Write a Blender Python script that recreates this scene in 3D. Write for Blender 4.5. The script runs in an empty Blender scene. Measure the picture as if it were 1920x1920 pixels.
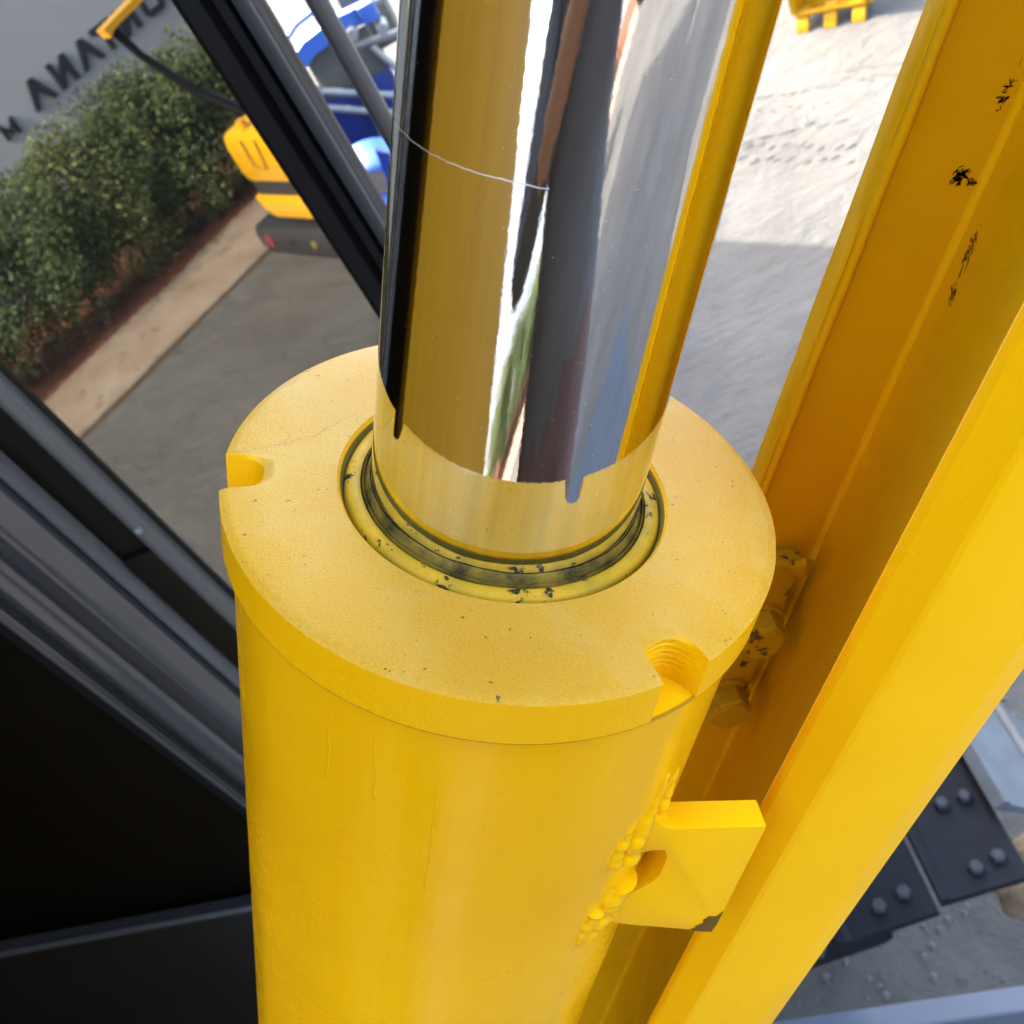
import bpy, bmesh, math, random
from mathutils import Vector, Matrix, noise as mnoise
random.seed(7)
SC = bpy.context.scene
COL = SC.collection
R = math.radians

# ------------------------------------------------------------------ camera
H = 4.0                                   # camera height above the yard
S = H / 3.0
cam_d = bpy.data.cameras.new('camera'); cam = bpy.data.objects.new('camera', cam_d); COL.objects.link(cam)
right = Vector((0.89923808, -0.15664389, -0.40845265))
downc = Vector((-0.40231976, -0.66277788, -0.63155704))
fwd = Vector((-0.17178383, 0.73224871, -0.65901604))
mw = Matrix.Identity(4)
for i in range(3):
    mw[i][0] = right[i]; mw[i][1] = -downc[i]; mw[i][2] = -fwd[i]
mw[2][3] = H
cam.matrix_world = mw
cam_d.sensor_width = 36; cam_d.lens = 36; cam_d.clip_start = 0.01; cam_d.clip_end = 2000
cam_d.dof.use_dof = True; cam_d.dof.focus_distance = 0.31; cam_d.dof.aperture_fstop = 25
SC.camera = cam

# ------------------------------------------------------------------ world, sun, exposure
SUN = Vector((-0.50, 0.55, 0.67)).normalized()      # towards the sun
w = bpy.data.worlds.new('World'); SC.world = w; w.use_nodes = True
nt = w.node_tree; nt.nodes.clear()
sky = nt.nodes.new('ShaderNodeTexSky'); sky.sky_type = 'NISHITA'; sky.sun_disc = False
sky.sun_elevation = math.asin(SUN.z); sky.sun_rotation = math.atan2(SUN.x, SUN.y)
sky.air_density = 1.0; sky.dust_density = 4.0; sky.ozone_density = 1.0
bg = nt.nodes.new('ShaderNodeBackground'); bg.inputs[1].default_value = 0.15
out = nt.nodes.new('ShaderNodeOutputWorld')
nt.links.new(sky.outputs[0], bg.inputs[0]); nt.links.new(bg.outputs[0], out.inputs[0])
sl = bpy.data.lights.new('sun', 'SUN'); sl.energy = 2.0; sl.angle = R(0.6); sl.color = (1.0, 0.955, 0.88)
so = bpy.data.objects.new('sun', sl); COL.objects.link(so)
so.rotation_euler = SUN.to_track_quat('Z', 'Y').to_euler()
SC.view_settings.view_transform = 'Standard'; SC.view_settings.look = 'None'
SC.view_settings.gamma = 1; SC.view_settings.exposure = 3.70
SC.render.engine = 'CYCLES'

# ------------------------------------------------------------------ helpers
def tag(o, label=None, cat=None, group=None, kind=None):
    if label: o['label'] = label
    if cat: o['category'] = cat
    if group: o['group'] = group
    if kind: o['kind'] = kind
    return o
def empty(name, loc=(0, 0, 0), rot=None):
    o = bpy.data.objects.new(name, None); COL.objects.link(o); o.empty_display_size = 0.1
    if rot is not None:
        m = rot.to_4x4(); m.translation = Vector(loc); o.matrix_world = m
    else:
        o.location = loc
    return o
def obj(name, me, mat=None, parent=None, smooth=False):
    o = bpy.data.objects.new(name, me); COL.objects.link(o)
    if mat is not None: me.materials.append(mat)
    if parent is not None: o.parent = parent
    if smooth:
        for p in me.polygons: p.use_smooth = True
        if isinstance(smooth, (int, float)) and smooth is not True:
            try: me.set_sharp_from_angle(angle=R(smooth))
            except Exception: pass
    return o
def pyd(name, v, f):
    me = bpy.data.meshes.new(name); me.from_pydata([tuple(x) for x in v], [], f); me.validate(); me.update(); return me
def frombm(name, bm):
    me = bpy.data.meshes.new(name); bmesh.ops.recalc_face_normals(bm, faces=bm.faces[:]); bm.to_mesh(me); bm.free(); return me
def box_bm(c, d, bev=0.0, seg=2, rot=None):
    bm = bmesh.new(); bmesh.ops.create_cube(bm, size=1.0)
    bmesh.ops.scale(bm, vec=d, verts=bm.verts)
    if bev > 0: bmesh.ops.bevel(bm, geom=bm.edges[:], offset=bev, segments=seg, profile=0.6, affect='EDGES')
    if rot is not None: bmesh.ops.rotate(bm, cent=(0, 0, 0), matrix=rot, verts=bm.verts)
    bmesh.ops.translate(bm, vec=c, verts=bm.verts)
    return bm
def box(name, c, d, mat, parent=None, bev=0.0, rot=None, seg=2):
    return obj(name, frombm(name, box_bm(c, d, bev, seg, rot)), mat, parent, smooth=35 if bev > 0 else False)
def lathe_me(name, prof, n=128, z=None):
    v = []; f = []
    for (r, zz) in prof:
        for i in range(n):
            a = 2 * math.pi * i / n; v.append((r * math.cos(a), r * math.sin(a), zz))
    for j in range(len(prof) - 1):
        for i in range(n):
            k = (i + 1) % n
            f.append((j * n + i, (j + 1) * n + i, (j + 1) * n + k, j * n + k))
    return pyd(name, v, f)
def tube_bm(pts, r, n=12, amp=0.0, fr=200.0, cap=True, bm=None):
    bm = bm or bmesh.new(); rings = []
    P = [Vector(p) for p in pts]
    ref = None
    for i, p in enumerate(P):
        t = (P[min(i + 1, len(P) - 1)] - P[max(i - 1, 0)]).normalized()
        if ref is None:
            ref = t.orthogonal().normalized()
        a = (ref - t * ref.dot(t)).normalized(); ref = a; b = t.cross(a)
        rr = r[i] if isinstance(r, (list, tuple)) else r
        ring = []
        for k in range(n):
            th = 2 * math.pi * k / n
            d = a * math.cos(th) + b * math.sin(th)
            q = p + d * rr
            if amp: q = q + d * amp * mnoise.noise(q * fr)
            ring.append(bm.verts.new(q))
        rings.append(ring)
    for i in range(len(rings) - 1):
        for k in range(n):
            bm.faces.new((rings[i][k], rings[i][(k + 1) % n], rings[i + 1][(k + 1) % n], rings[i + 1][k]))
    if cap:
        bm.faces.new(rings[0][::-1]); bm.faces.new(rings[-1])
    return bm
def tube(name, pts, r, mat, parent=None, n=12, amp=0.0, fr=200.0):
    return obj(name, frombm(name, tube_bm(pts, r, n, amp, fr)), mat, parent, smooth=50)
def prism_me(name, poly, place, t0, t1):
    """poly: list of (a,b); place(a,b,t) -> xyz"""
    n = len(poly)
    v = [place(a, b, t0) for a, b in poly] + [place(a, b, t1) for a, b in poly]
    f = [tuple(range(n)), tuple(range(2 * n - 1, n - 1, -1))] + [(i, i + n, (i + 1) % n + n, (i + 1) % n) for i in range(n)]
    bm = bmesh.new(); me = pyd(name, v, f); bm.from_mesh(me); bpy.data.meshes.remove(me)
    return frombm(name, bm)

# ------------------------------------------------------------------ materials
def mat(name):
    m = bpy.data.materials.new(name); m.use_nodes = True
    b = m.node_tree.nodes['Principled BSDF']
    return m, m.node_tree, b
def N(nt, t, **kw):
    n = nt.nodes.new(t)
    for k, v in kw.items():
        setattr(n, k, v)
    return n
def noise_tex(nt, scale, detail=4, rough=0.55, coord='Object', stretch=None, dist=0.0):
    tc = N(nt, 'ShaderNodeTexCoord'); mp = N(nt, 'ShaderNodeMapping')
    if stretch: mp.inputs['Scale'].default_value = stretch
    nt.links.new(tc.outputs[coord], mp.inputs[0])
    n = N(nt, 'ShaderNodeTexNoise'); n.inputs['Scale'].default_value = scale
    n.inputs['Detail'].default_value = detail; n.inputs['Roughness'].default_value = rough
    n.inputs['Distortion'].default_value = dist
    nt.links.new(mp.outputs[0], n.inputs['Vector'])
    return n.outputs['Fac']
def ramp(nt, src, stops, interp='LINEAR'):
    r = N(nt, 'ShaderNodeValToRGB'); r.color_ramp.interpolation = interp
    el = r.color_ramp.elements
    while len(el) < len(stops): el.new(0.5)
    for e, (p, c) in zip(el, stops):
        e.position = p; e.color = (c, c, c, 1) if isinstance(c, (int, float)) else (c[0], c[1], c[2], 1)
    nt.links.new(src, r.inputs[0]); return r.outputs[0]
def mix(nt, fac, a, b):
    m = N(nt, 'ShaderNodeMix', data_type='RGBA')
    if isinstance(fac, (int, float)): m.inputs[0].default_value = fac
    else: nt.links.new(fac, m.inputs[0])
    for s, x in ((m.inputs[6], a), (m.inputs[7], b)):
        if isinstance(x, tuple): s.default_value = (x[0], x[1], x[2], 1)
        else: nt.links.new(x, s)
    return m.outputs[2]
def bump(nt, b, h, strength, dist):
    n = N(nt, 'ShaderNodeBump'); n.inputs['Strength'].default_value = strength; n.inputs['Distance'].default_value = dist
    nt.links.new(h, n.inputs['Height'])
    prev = b.inputs['Normal'].links
    if prev: nt.links.new(prev[0].from_socket, n.inputs['Normal'])
    nt.links.new(n.outputs[0], b.inputs['Normal'])
def simple(name, col, rough=0.5, metal=0.0, spec=0.5, var=0.0, vscale=20, bmp=0.0, bscale=200, bdist=0.001, coat=0.0):
    col = tuple(x * 0.78 for x in col)
    m, nt, b = mat(name)
    b.inputs['Roughness'].default_value = rough; b.inputs['Metallic'].default_value = metal
    b.inputs['Specular IOR Level'].default_value = spec; b.inputs['Coat Weight'].default_value = coat
    b.inputs['Coat Roughness'].default_value = 0.08
    if var > 0:
        f = noise_tex(nt, vscale, 5)
        c = mix(nt, f, tuple(x * (1 - var) for x in col), tuple(min(1, x * (1 + var)) for x in col))
        nt.links.new(c, b.inputs['Base Color'])
    else:
        b.inputs['Base Color'].default_value = (*col, 1)
    if bmp > 0: bump(nt, b, noise_tex(nt, bscale, 3), bmp, bdist)
    return m

YEL = (0.80, 0.385, 0.0008)
def yellow_paint(name, dust=0.05, rough=0.30, drip_sheen=True, chips=0.0, dusty_top=False, coat=0.0, peel=0.12, base=None):
    YEL = base or globals()['YEL']
    m, nt, b = mat(name)
    # pigment with slow mottling
    f1 = noise_tex(nt, 9, 3)
    c = mix(nt, ramp(nt, f1, [(0.3, 0.0), (0.7, 1.0)]), (YEL[0] * 0.95, YEL[1] * 0.93, YEL[2]), (YEL[0] * 1.04, YEL[1] * 1.06, YEL[2] * 1.5))
    # fine dust film
    fd = ramp(nt, noise_tex(nt, 22, 6, 0.65), [(0.35, 0.0), (0.75, 1.0)])
    mdust = N(nt, 'ShaderNodeMath', operation='MULTIPLY'); nt.links.new(fd, mdust.inputs[0]); mdust.inputs[1].default_value = dust
    c = mix(nt, mdust.outputs[0], c, (0.52, 0.31, 0.03))
    # pinpoint grime
    sp = ramp(nt, noise_tex(nt, 900, 2, 0.5), [(0.70, 0.0), (0.76, 1.0)])
    ms = N(nt, 'ShaderNodeMath', operation='MULTIPLY'); nt.links.new(sp, ms.inputs[0]); ms.inputs[1].default_value = 0.3
    c = mix(nt, ms.outputs[0], c, (0.30, 0.17, 0.02))
    if drip_sheen:  # paint runs, plus soft reflections along the barrel put into the colour
        sk = ramp(nt, noise_tex(nt, 48, 5, 0.6, stretch=(1.0, 1.0, 0.05)), [(0.42, 0.0), (0.72, 1.0)])
        mk = N(nt, 'ShaderNodeMath', operation='MULTIPLY'); nt.links.new(sk, mk.inputs[0]); mk.inputs[1].default_value = 0.14
        c = mix(nt, mk.outputs[0], c, (0.56, 0.26, 0.002))
        sk2 = ramp(nt, noise_tex(nt, 30, 5, 0.6, stretch=(1.0, 1.0, 0.07)), [(0.56, 0.0), (0.70, 1.0)])
        mk2 = N(nt, 'ShaderNodeMath', operation='MULTIPLY'); nt.links.new(sk2, mk2.inputs[0]); mk2.inputs[1].default_value = 0.5
        c = mix(nt, mk2.outputs[0], c, (0.86, 0.47, 0.02))
    sc_ = ramp(nt, noise_tex(nt, 120, 3, 0.5, stretch=(1.0, 6.0, 0.12), dist=0.3), [(0.745, 0.0), (0.77, 1.0)])
    mc = N(nt, 'ShaderNodeMath', operation='MULTIPLY'); nt.links.new(sc_, mc.inputs[0]); mc.inputs[1].default_value = 0.0 if drip_sheen else 0.35
    c = mix(nt, mc.outputs[0], c, (0.30, 0.15, 0.01))
    if chips > 0:
        ch = ramp(nt, noise_tex(nt, 55, 6, 0.7), [(1 - chips, 0.0), (1 - chips + 0.01, 1.0)])
        c = mix(nt, ch, c, (0.05, 0.035, 0.02))
    nt.links.new(c, b.inputs['Base Color'])
    rr = N(nt, 'ShaderNodeMapRange'); nt.links.new(fd, rr.inputs[0]); rr.inputs[3].default_value = rough; rr.inputs[4].default_value = min(0.9, rough + 0.22)
    nt.links.new(rr.outputs[0], b.inputs['Roughness'])
    b.inputs['Coat Weight'].default_value = coat; b.inputs['Coat Roughness'].default_value = 0.10; b.inputs['Specular IOR Level'].default_value = 0.5; b.inputs['Specular Tint'].default_value = (1.0, 0.58, 0.0, 1)
    bump(nt, b, noise_tex(nt, 420, 2), peel, 0.0006)           # orange peel
    if drip_sheen:
        bump(nt, b, noise_tex(nt, 26, 4, 0.5, stretch=(1.0, 1.0, 0.08)), 0.28, 0.004)   # paint runs along the tube
    return m

M_yel = yellow_paint('yellow_paint', rough=0.15)
M_yel_boom_shade = yellow_paint('yellow_paint_boom_shade', dust=0.18, rough=0.34, drip_sheen=False, base=(0.66, 0.368, 0.0015))  # shade tone put into the boom paint: duller, less red on inner faces
M_weld = yellow_paint('yellow_weld', dust=0.05, rough=0.14, drip_sheen=False, peel=0.2)
M_yel_plate = yellow_paint('yellow_paint_plate', dust=0.05, rough=0.34, drip_sheen=False, peel=0.08)

def cap_material():
    m, nt, b = mat('dusty_yellow_cap')
    f = ramp(nt, noise_tex(nt, 16, 5, 0.6), [(0.3, 0.0), (0.72, 1.0)])
    c = mix(nt, f, (0.52, 0.243, 0.009), (0.54, 0.278, 0.026))
    grit = ramp(nt, noise_tex(nt, 1500, 3, 0.7), [(0.40, 0.0), (0.58, 1.0)])
    c = mix(nt, grit, mix(nt, 0.5, c, (0.34, 0.165, 0.008)), c)
    sp = ramp(nt, noise_tex(nt, 420, 2, 0.5), [(0.705, 0.0), (0.73, 1.0)])
    c = mix(nt, sp, c, (0.09, 0.06, 0.02))
    du = ramp(nt, noise_tex(nt, 34, 6, 0.7), [(0.48, 0.0), (0.72, 1.0)])
    dm = N(nt, 'ShaderNodeMath', operation='MULTIPLY'); nt.links.new(du, dm.inputs[0]); dm.inputs[1].default_value = 0.35
    c = mix(nt, dm.outputs[0], c, (0.50, 0.33, 0.095))
    # a few hairline cracks in the paint
    tc = N(nt, 'ShaderNodeTexCoord'); vor = N(nt, 'ShaderNodeTexVoronoi', feature='DISTANCE_TO_EDGE'); vor.inputs['Scale'].default_value = 38
    nz = N(nt, 'ShaderNodeTexNoise'); nz.inputs['Scale'].default_value = 60; nz.inputs['Detail'].default_value = 5
    nt.links.new(tc.outputs['Object'], nz.inputs['Vector'])
    va = N(nt, 'ShaderNodeVectorMath', operation='MULTIPLY_ADD'); nt.links.new(nz.outputs['Color'], va.inputs[0]); va.inputs[1].default_value = (0.03, 0.03, 0.03)
    nt.links.new(tc.outputs['Object'], va.inputs[2]); nt.links.new(va.outputs[0], vor.inputs['Vector'])
    cr = ramp(nt, vor.outputs['Distance'], [(0.0, 1.0), (0.022, 0.0)])
    msk = ramp(nt, noise_tex(nt, 14, 2), [(0.57, 0.0), (0.66, 1.0)])
    mm = N(nt, 'ShaderNodeMath', operation='MULTIPLY'); nt.links.new(cr, mm.inputs[0]); nt.links.new(msk, mm.inputs[1])
    m2 = N(nt, 'ShaderNodeMath', operation='MULTIPLY'); nt.links.new(mm.outputs[0], m2.inputs[0]); m2.inputs[1].default_value = 0.7
    c = mix(nt, m2.outputs[0], c, (0.20, 0.12, 0.02))
    # dust only lies on the up-facing top; flanks keep clean paint
    tc2 = N(nt, 'ShaderNodeTexCoord'); sx = N(nt, 'ShaderNodeSeparateXYZ'); nt.links.new(tc2.outputs['Normal'], sx.inputs[0])
    up = ramp(nt, sx.outputs[2], [(0.55, 0.0), (0.93, 1.0)])
    c = mix(nt, up, (YEL[0], YEL[1], YEL[2]), c)
    nt.links.new(c, b.inputs['Base Color'])
    rg = N(nt, 'ShaderNodeMapRange'); nt.links.new(up, rg.inputs[0]); rg.inputs[3].default_value = 0.30; rg.inputs[4].default_value = 0.46
    nt.links.new(rg.outputs[0], b.inputs['Roughness']); b.inputs['Specular IOR Level'].default_value = 0.4; b.inputs['Specular Tint'].default_value = (1.0, 0.75, 0.35, 1)
    bump(nt, b, noise_tex(nt, 1300, 3, 0.7), 0.35, 0.0005)
    bump(nt, b, noise_tex(nt, 120, 3), 0.12, 0.002)
    return m
M_cap = cap_material()

def chrome_material():
    m, nt, b = mat('chrome')
    b.inputs['Metallic'].default_value = 1.0
    st = noise_tex(nt, 300, 3, 0.6, stretch=(1, 1, 0.03))
    c = mix(nt, ramp(nt, st, [(0.3, 0.0), (0.7, 1.0)]), (0.66, 0.67, 0.68), (0.80, 0.80, 0.80))
    spk = ramp(nt, noise_tex(nt, 1500, 1, 0.5), [(0.80, 0.0), (0.815, 1.0)])
    # hair scratch running round the rod
    tc = N(nt, 'ShaderNodeTexCoord'); sx = N(nt, 'ShaderNodeSeparateXYZ'); nt.links.new(tc.outputs['Object'], sx.inputs[0])
    def arc(z0, kx, x0, x1, wd):
        a = N(nt, 'ShaderNodeMath', operation='MULTIPLY_ADD'); nt.links.new(sx.outputs[0], a.inputs[0]); a.inputs[1].default_value = -kx; nt.links.new(sx.outputs[2], a.inputs[2])
        n2 = noise_tex(nt, 260, 3)
        b2 = N(nt, 'ShaderNodeMath', operation='MULTIPLY_ADD'); nt.links.new(n2, b2.inputs[0]); b2.inputs[1].default_value = 0.0012; nt.links.new(a.outputs[0], b2.inputs[2])
        s = N(nt, 'ShaderNodeMath', operation='SUBTRACT'); nt.links.new(b2.outputs[0], s.inputs[0]); s.inputs[1].default_value = z0 + 0.0006
        ab = N(nt, 'ShaderNodeMath', operation='ABSOLUTE'); nt.links.new(s.outputs[0], ab.inputs[0])
        lt = N(nt, 'ShaderNodeMath', operation='LESS_THAN'); nt.links.new(ab.outputs[0], lt.inputs[0]); lt.inputs[1].default_value = wd
        g = N(nt, 'ShaderNodeMath', operation='LESS_THAN'); nt.links.new(sx.outputs[0], g.inputs[0]); g.inputs[1].default_value = x1
        f = N(nt, 'ShaderNodeMath', operation='LESS_THAN'); nt.links.new(sx.outputs[1], f.inputs[0]); f.inputs[1].default_value = 0.0
        p = N(nt, 'ShaderNodeMath', operation='MULTIPLY'); nt.links.new(lt.outputs[0], p.inputs[0]); nt.links.new(g.outputs[0], p.inputs[1])
        q = N(nt, 'ShaderNodeMath', operation='MULTIPLY'); nt.links.new(p.outputs[0], q.inputs[0]); nt.links.new(f.outputs[0], q.inputs[1])
        return q.outputs[0]
    a1 = arc(0.1128, 0.06, 0, -0.012, 0.00013)
    mx = N(nt, 'ShaderNodeMath', operation='MAXIMUM'); nt.links.new(spk, mx.inputs[0]); nt.links.new(a1, mx.inputs[1])
    c = mix(nt, mx.outputs[0], c, (0.85, 0.83, 0.78))
    nt.links.new(c, b.inputs['Base Color'])
    rg = N(nt, 'ShaderNodeMapRange'); nt.links.new(mx.outputs[0], rg.inputs[0]); rg.inputs[3].default_value = 0.035; rg.inputs[4].default_value = 0.5
    nt.links.new(rg.outputs[0], b.inputs['Roughness'])
    bump(nt, b, noise_tex(nt, 900, 3, 0.6, stretch=(1, 1, 0.35)), 0.05, 0.0002)
    return m
M_chrome = chrome_material()

def worn_ring():
    m, nt, b = mat('worn_yellow_ring')
    f = ramp(nt, noise_tex(nt, 130, 7, 0.72), [(0.575, 0.0), (0.61, 1.0)])
    g = ramp(nt, noise_tex(nt, 60, 4, 0.6), [(0.35, 0.0), (0.7, 1.0)])
    c = mix(nt, g, (0.58, 0.30, 0.012), (0.30, 0.19, 0.012))
    c = mix(nt, f, c, (0.022, 0.016, 0.006))
    nt.links.new(c, b.inputs['Base Color']); b.inputs['Roughness'].default_value = 0.5; b.inputs['Specular IOR Level'].default_value = 0.15
    bump(nt, b, noise_tex(nt, 300, 4), 0.2, 0.0006)
    return m
M_ring = worn_ring()
def wiper_mat():
    m, nt, b = mat('wiper_rubber')
    g = ramp(nt, noise_tex(nt, 90, 5, 0.65), [(0.38, 0.0), (0.60, 1.0)])
    c = mix(nt, g, (0.030, 0.023, 0.008), (0.20, 0.125, 0.015))
    nt.links.new(c, b.inputs['Base Color']); b.inputs['Roughness'].default_value = 0.6; b.inputs['Specular IOR Level'].default_value = 0.15
    bump(nt, b, noise_tex(nt, 300, 3), 0.15, 0.0006)
    return m
M_rub = wiper_mat()
M_groove = simple('groove_olive', (0.20, 0.16, 0.025), 0.5, var=0.5, vscale=120)
M_scribe = simple('scribe_shade', (0.72, 0.33, 0.002), 0.6, spec=0.1)
M_seam = simple('seam_grime', (0.42, 0.20, 0.004), 0.7, spec=0.1)
M_chip = simple('bare_rust', (0.15, 0.075, 0.010), 0.85, spec=0.15, var=0.6, vscale=300)
M_black = simple('black_rubber', (0.004, 0.004, 0.0045), 0.6, spec=0.15, var=0.3, vscale=40)
M_grey = simple('dark_grey_enamel', (0.036, 0.041, 0.048), 0.30, var=0.15, vscale=15, coat=0.3)
M_gloss = simple('glossy_black_enamel', (0.036, 0.036, 0.037), 0.12, var=0.2, vscale=8, bmp=0.05, bscale=30, bdist=0.002, coat=0.5)
M_tube = simple('grey_tube_enamel', (0.075, 0.072, 0.066), 0.40, var=0.2, vscale=60)
M_trim_sheen = simple('grey_trim_sheen', (0.15, 0.145, 0.138), 0.4, var=0.25, vscale=30)  # lighter grey stands in for a bright reflection band on the pillar
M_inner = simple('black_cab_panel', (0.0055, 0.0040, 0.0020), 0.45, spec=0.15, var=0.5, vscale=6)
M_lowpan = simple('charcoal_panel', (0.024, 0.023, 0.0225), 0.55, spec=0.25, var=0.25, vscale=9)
M_steelpaint = simple('blue_grey_steel', (0.082, 0.094, 0.118), 0.45, var=0.12, vscale=12)
M_shoe = simple('dark_track_steel', (0.006, 0.0068, 0.0082), 0.7, spec=0.15, var=0.5, vscale=14, bmp=0.3, bscale=60, bdist=0.004)
M_shoe_skylit = simple('skylit_track_steel', (0.085, 0.095, 0.105), 0.5, var=0.45, vscale=10, bmp=0.3, bscale=50, bdist=0.004)  # track steel coloured lighter, as if catching sky light on the tilted shoes
M_bolt = simple('zinc_bolt', (0.30, 0.32, 0.33), 0.35, metal=0.6, var=0.3, vscale=60)
M_tbolt = simple('dull_track_bolt', (0.018, 0.020, 0.022), 0.6, metal=0.0, spec=0.3, var=0.4, vscale=60)
M_stone = simple('tan_stone', (0.17, 0.12, 0.065), 0.9, var=0.4, vscale=18, bmp=0.6, bscale=40, bdist=0.02)
M_bolty = yellow_paint('grimy_yellow_bolt', dust=0.3, rough=0.45, drip_sheen=False, chips=0.42, base=(0.40, 0.245, 0.004))
M_blue = simple('bright_blue_paint', (0.045, 0.13, 0.42), 0.35, var=0.15, vscale=4, coat=0.3)
M_navy = simple('navy_blue_paint', (0.012, 0.03, 0.18), 0.4, var=0.2, vscale=4)
M_galv = simple('galvanised_steel', (0.30, 0.29, 0.26), 0.5, metal=0.3, var=0.4, vscale=9)
M_engine = simple('oily_engine_grey', (0.09, 0.085, 0.07), 0.6, var=0.5, vscale=7)
M_digy = simple('digger_yellow', (0.72, 0.36, 0.008), 0.3, var=0.1, vscale=5, coat=0.4)
M_buck = simple('bucket_yellow', (0.40, 0.195, 0.001), 0.5, spec=0.12, var=0.12, vscale=5)
M_digk = simple('digger_black', (0.025, 0.025, 0.027), 0.5, var=0.3, vscale=8)
M_red = simple('red_cap', (0.16, 0.02, 0.03), 0.6)
M_olive = simple('olive_cap', (0.16, 0.13, 0.02), 0.6)
M_white = simple('white_decal', (0.8, 0.8, 0.8), 0.5)
M_wall = simple('white_wall_paint', (0.43, 0.45, 0.455), 0.7, var=0.05, vscale=1.5)
M_letter = simple('black_letter', (0.02, 0.022, 0.025), 0.5)
M_soil = simple('red_soil', (0.17, 0.055, 0.022), 0.95, var=0.45, vscale=5, bmp=0.8, bscale=14, bdist=0.05)
def kerb_mat():
    m, nt, b = mat('splashed_concrete')
    g = ramp(nt, noise_tex(nt, 3.0, 7, 0.65), [(0.35, 0.0), (0.65, 1.0)])
    c = mix(nt, g, (0.15, 0.10, 0.06), (0.20, 0.155, 0.11))
    g2 = ramp(nt, noise_tex(nt, 5, 5, 0.6), [(0.58, 0.0), (0.75, 1.0)])
    c = mix(nt, g2, c, (0.08, 0.05, 0.03))
    nt.links.new(c, b.inputs['Base Color']); b.inputs['Roughness'].default_value = 0.9
    bump(nt, b, noise_tex(nt, 20, 5), 0.5, 0.02)
    return m
M_kerb = kerb_mat()
def ground_mat():
    m, nt, b = mat('pale_dusty_yard')
    g = ramp(nt, noise_tex(nt, 1.1, 9, 0.62), [(0.32, 0.0), (0.70, 1.0)])
    c = mix(nt, g, (0.061, 0.056, 0.047), (0.089, 0.083, 0.070))
    g3 = ramp(nt, noise_tex(nt, 7, 8, 0.7, dist=0.6), [(0.35, 0.0), (0.62, 1.0)])
    c = mix(nt, g3, mix(nt, 0.35, c, (0.05, 0.048, 0.045)), c)
    # scuffed dark drag stains from tracked machines
    st = ramp(nt, noise_tex(nt, 0.9, 6, 0.6, stretch=(2.2, 0.7, 1), dist=1.6), [(0.60, 0.0), (0.70, 1.0)])
    ms = N(nt, 'ShaderNodeMath', operation='MULTIPLY'); nt.links.new(st, ms.inputs[0]); ms.inputs[1].default_value = 0.35
    c = mix(nt, ms.outputs[0], c, (0.045, 0.045, 0.044))
    nt.links.new(c, b.inputs['Base Color']); b.inputs['Roughness'].default_value = 0.95
    b.inputs['Specular IOR Level'].default_value = 0.2
    bump(nt, b, noise_tex(nt, 3.0, 8, 0.62, dist=0.4), 1.0, 0.06)
    bump(nt, b, noise_tex(nt, 5.0, 4, 0.5, stretch=(0.5, 2.2, 1), dist=1.2), 0.6, 0.03)
    bump(nt, b, noise_tex(nt, 22, 5, 0.65), 0.5, 0.012)
    return m
M_ground = ground_mat()
def glass_mat():
    m = bpy.data.materials.new('tinted_glass'); m.use_nodes = True; nt = m.node_tree; nt.nodes.clear()
    gl = N(nt, 'ShaderNodeBsdfGlossy'); gl.inputs['Roughness'].default_value = 0.0; gl.inputs['Color'].default_value = (0.97, 0.98, 0.95, 1)
    tr = N(nt, 'ShaderNodeBsdfTransparent'); tr.inputs['Color'].default_value = (0.10, 0.115, 0.11, 1)
    mx = N(nt, 'ShaderNodeMixShader'); mx.inputs[0].default_value = 0.175
    o = N(nt, 'ShaderNodeOutputMaterial')
    nt.links.new(tr.outputs[0], mx.inputs[1]); nt.links.new(gl.outputs[0], mx.inputs[2]); df = N(nt, 'ShaderNodeBsdfDiffuse'); df.inputs['Color'].default_value = (0.30, 0.29, 0.26, 1)
    m2 = N(nt, 'ShaderNodeMixShader'); m2.inputs[0].default_value = 0.014
    nt.links.new(mx.outputs[0], m2.inputs[1]); nt.links.new(df.outputs[0], m2.inputs[2]); nt.links.new(m2.outputs[0], o.inputs[0])
    return m
M_glass = glass_mat()
def leaf_mat(name, a, b_):
    m, nt, b = mat(name)
    oi = N(nt, 'ShaderNodeNewGeometry')
    c = mix(nt, oi.outputs['Random Per Island'], a, b_)
    nt.links.new(c, b.inputs['Base Color']); b.inputs['Roughness'].default_value = 0.6; b.inputs['Specular IOR Level'].default_value = 0.25
    b.inputs['Transmission Weight'].default_value = 0.0
    b.inputs['Subsurface Weight'].default_value = 0.0
    return m
M_leaf = [leaf_mat('shrub_leaf', (0.032, 0.048, 0.018), (0.10, 0.125, 0.040)), leaf_mat('shrub_leaf_yellow', (0.045, 0.068, 0.022), (0.15, 0.165, 0.05))]
M_bark = simple('pale_bark', (0.12, 0.10, 0.085), 0.9, var=0.3, vscale=12)

# ------------------------------------------------------------------ ground
def ground():
    n = 60
    # one sheet to the horizon, finer near the machine, gently uneven
    xs = sorted(set([-900, -500, -250, -120, -60, -35] + [-22 + 44 * i / n for i in range(n + 1)] + [35, 60, 120, 250, 500, 900]))
    v = []; f = []
    for y in xs:
        for x in xs:
            z = 0.0
            if abs(x) < 21 and abs(y) < 21:
                z = 0.02 * mnoise.noise(Vector((x * 0.7, y * 0.7, 0.3)))
            v.append((x, y, z))
    m = len(xs)
    for j in range(m - 1):
        for i in range(m - 1):
            f.append((j * m + i, j * m + i + 1, (j + 1) * m + i + 1, (j + 1) * m + i))
    tag(obj('ground', pyd('ground', v, f), M_ground, smooth=True), kind='structure')
ground()

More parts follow.
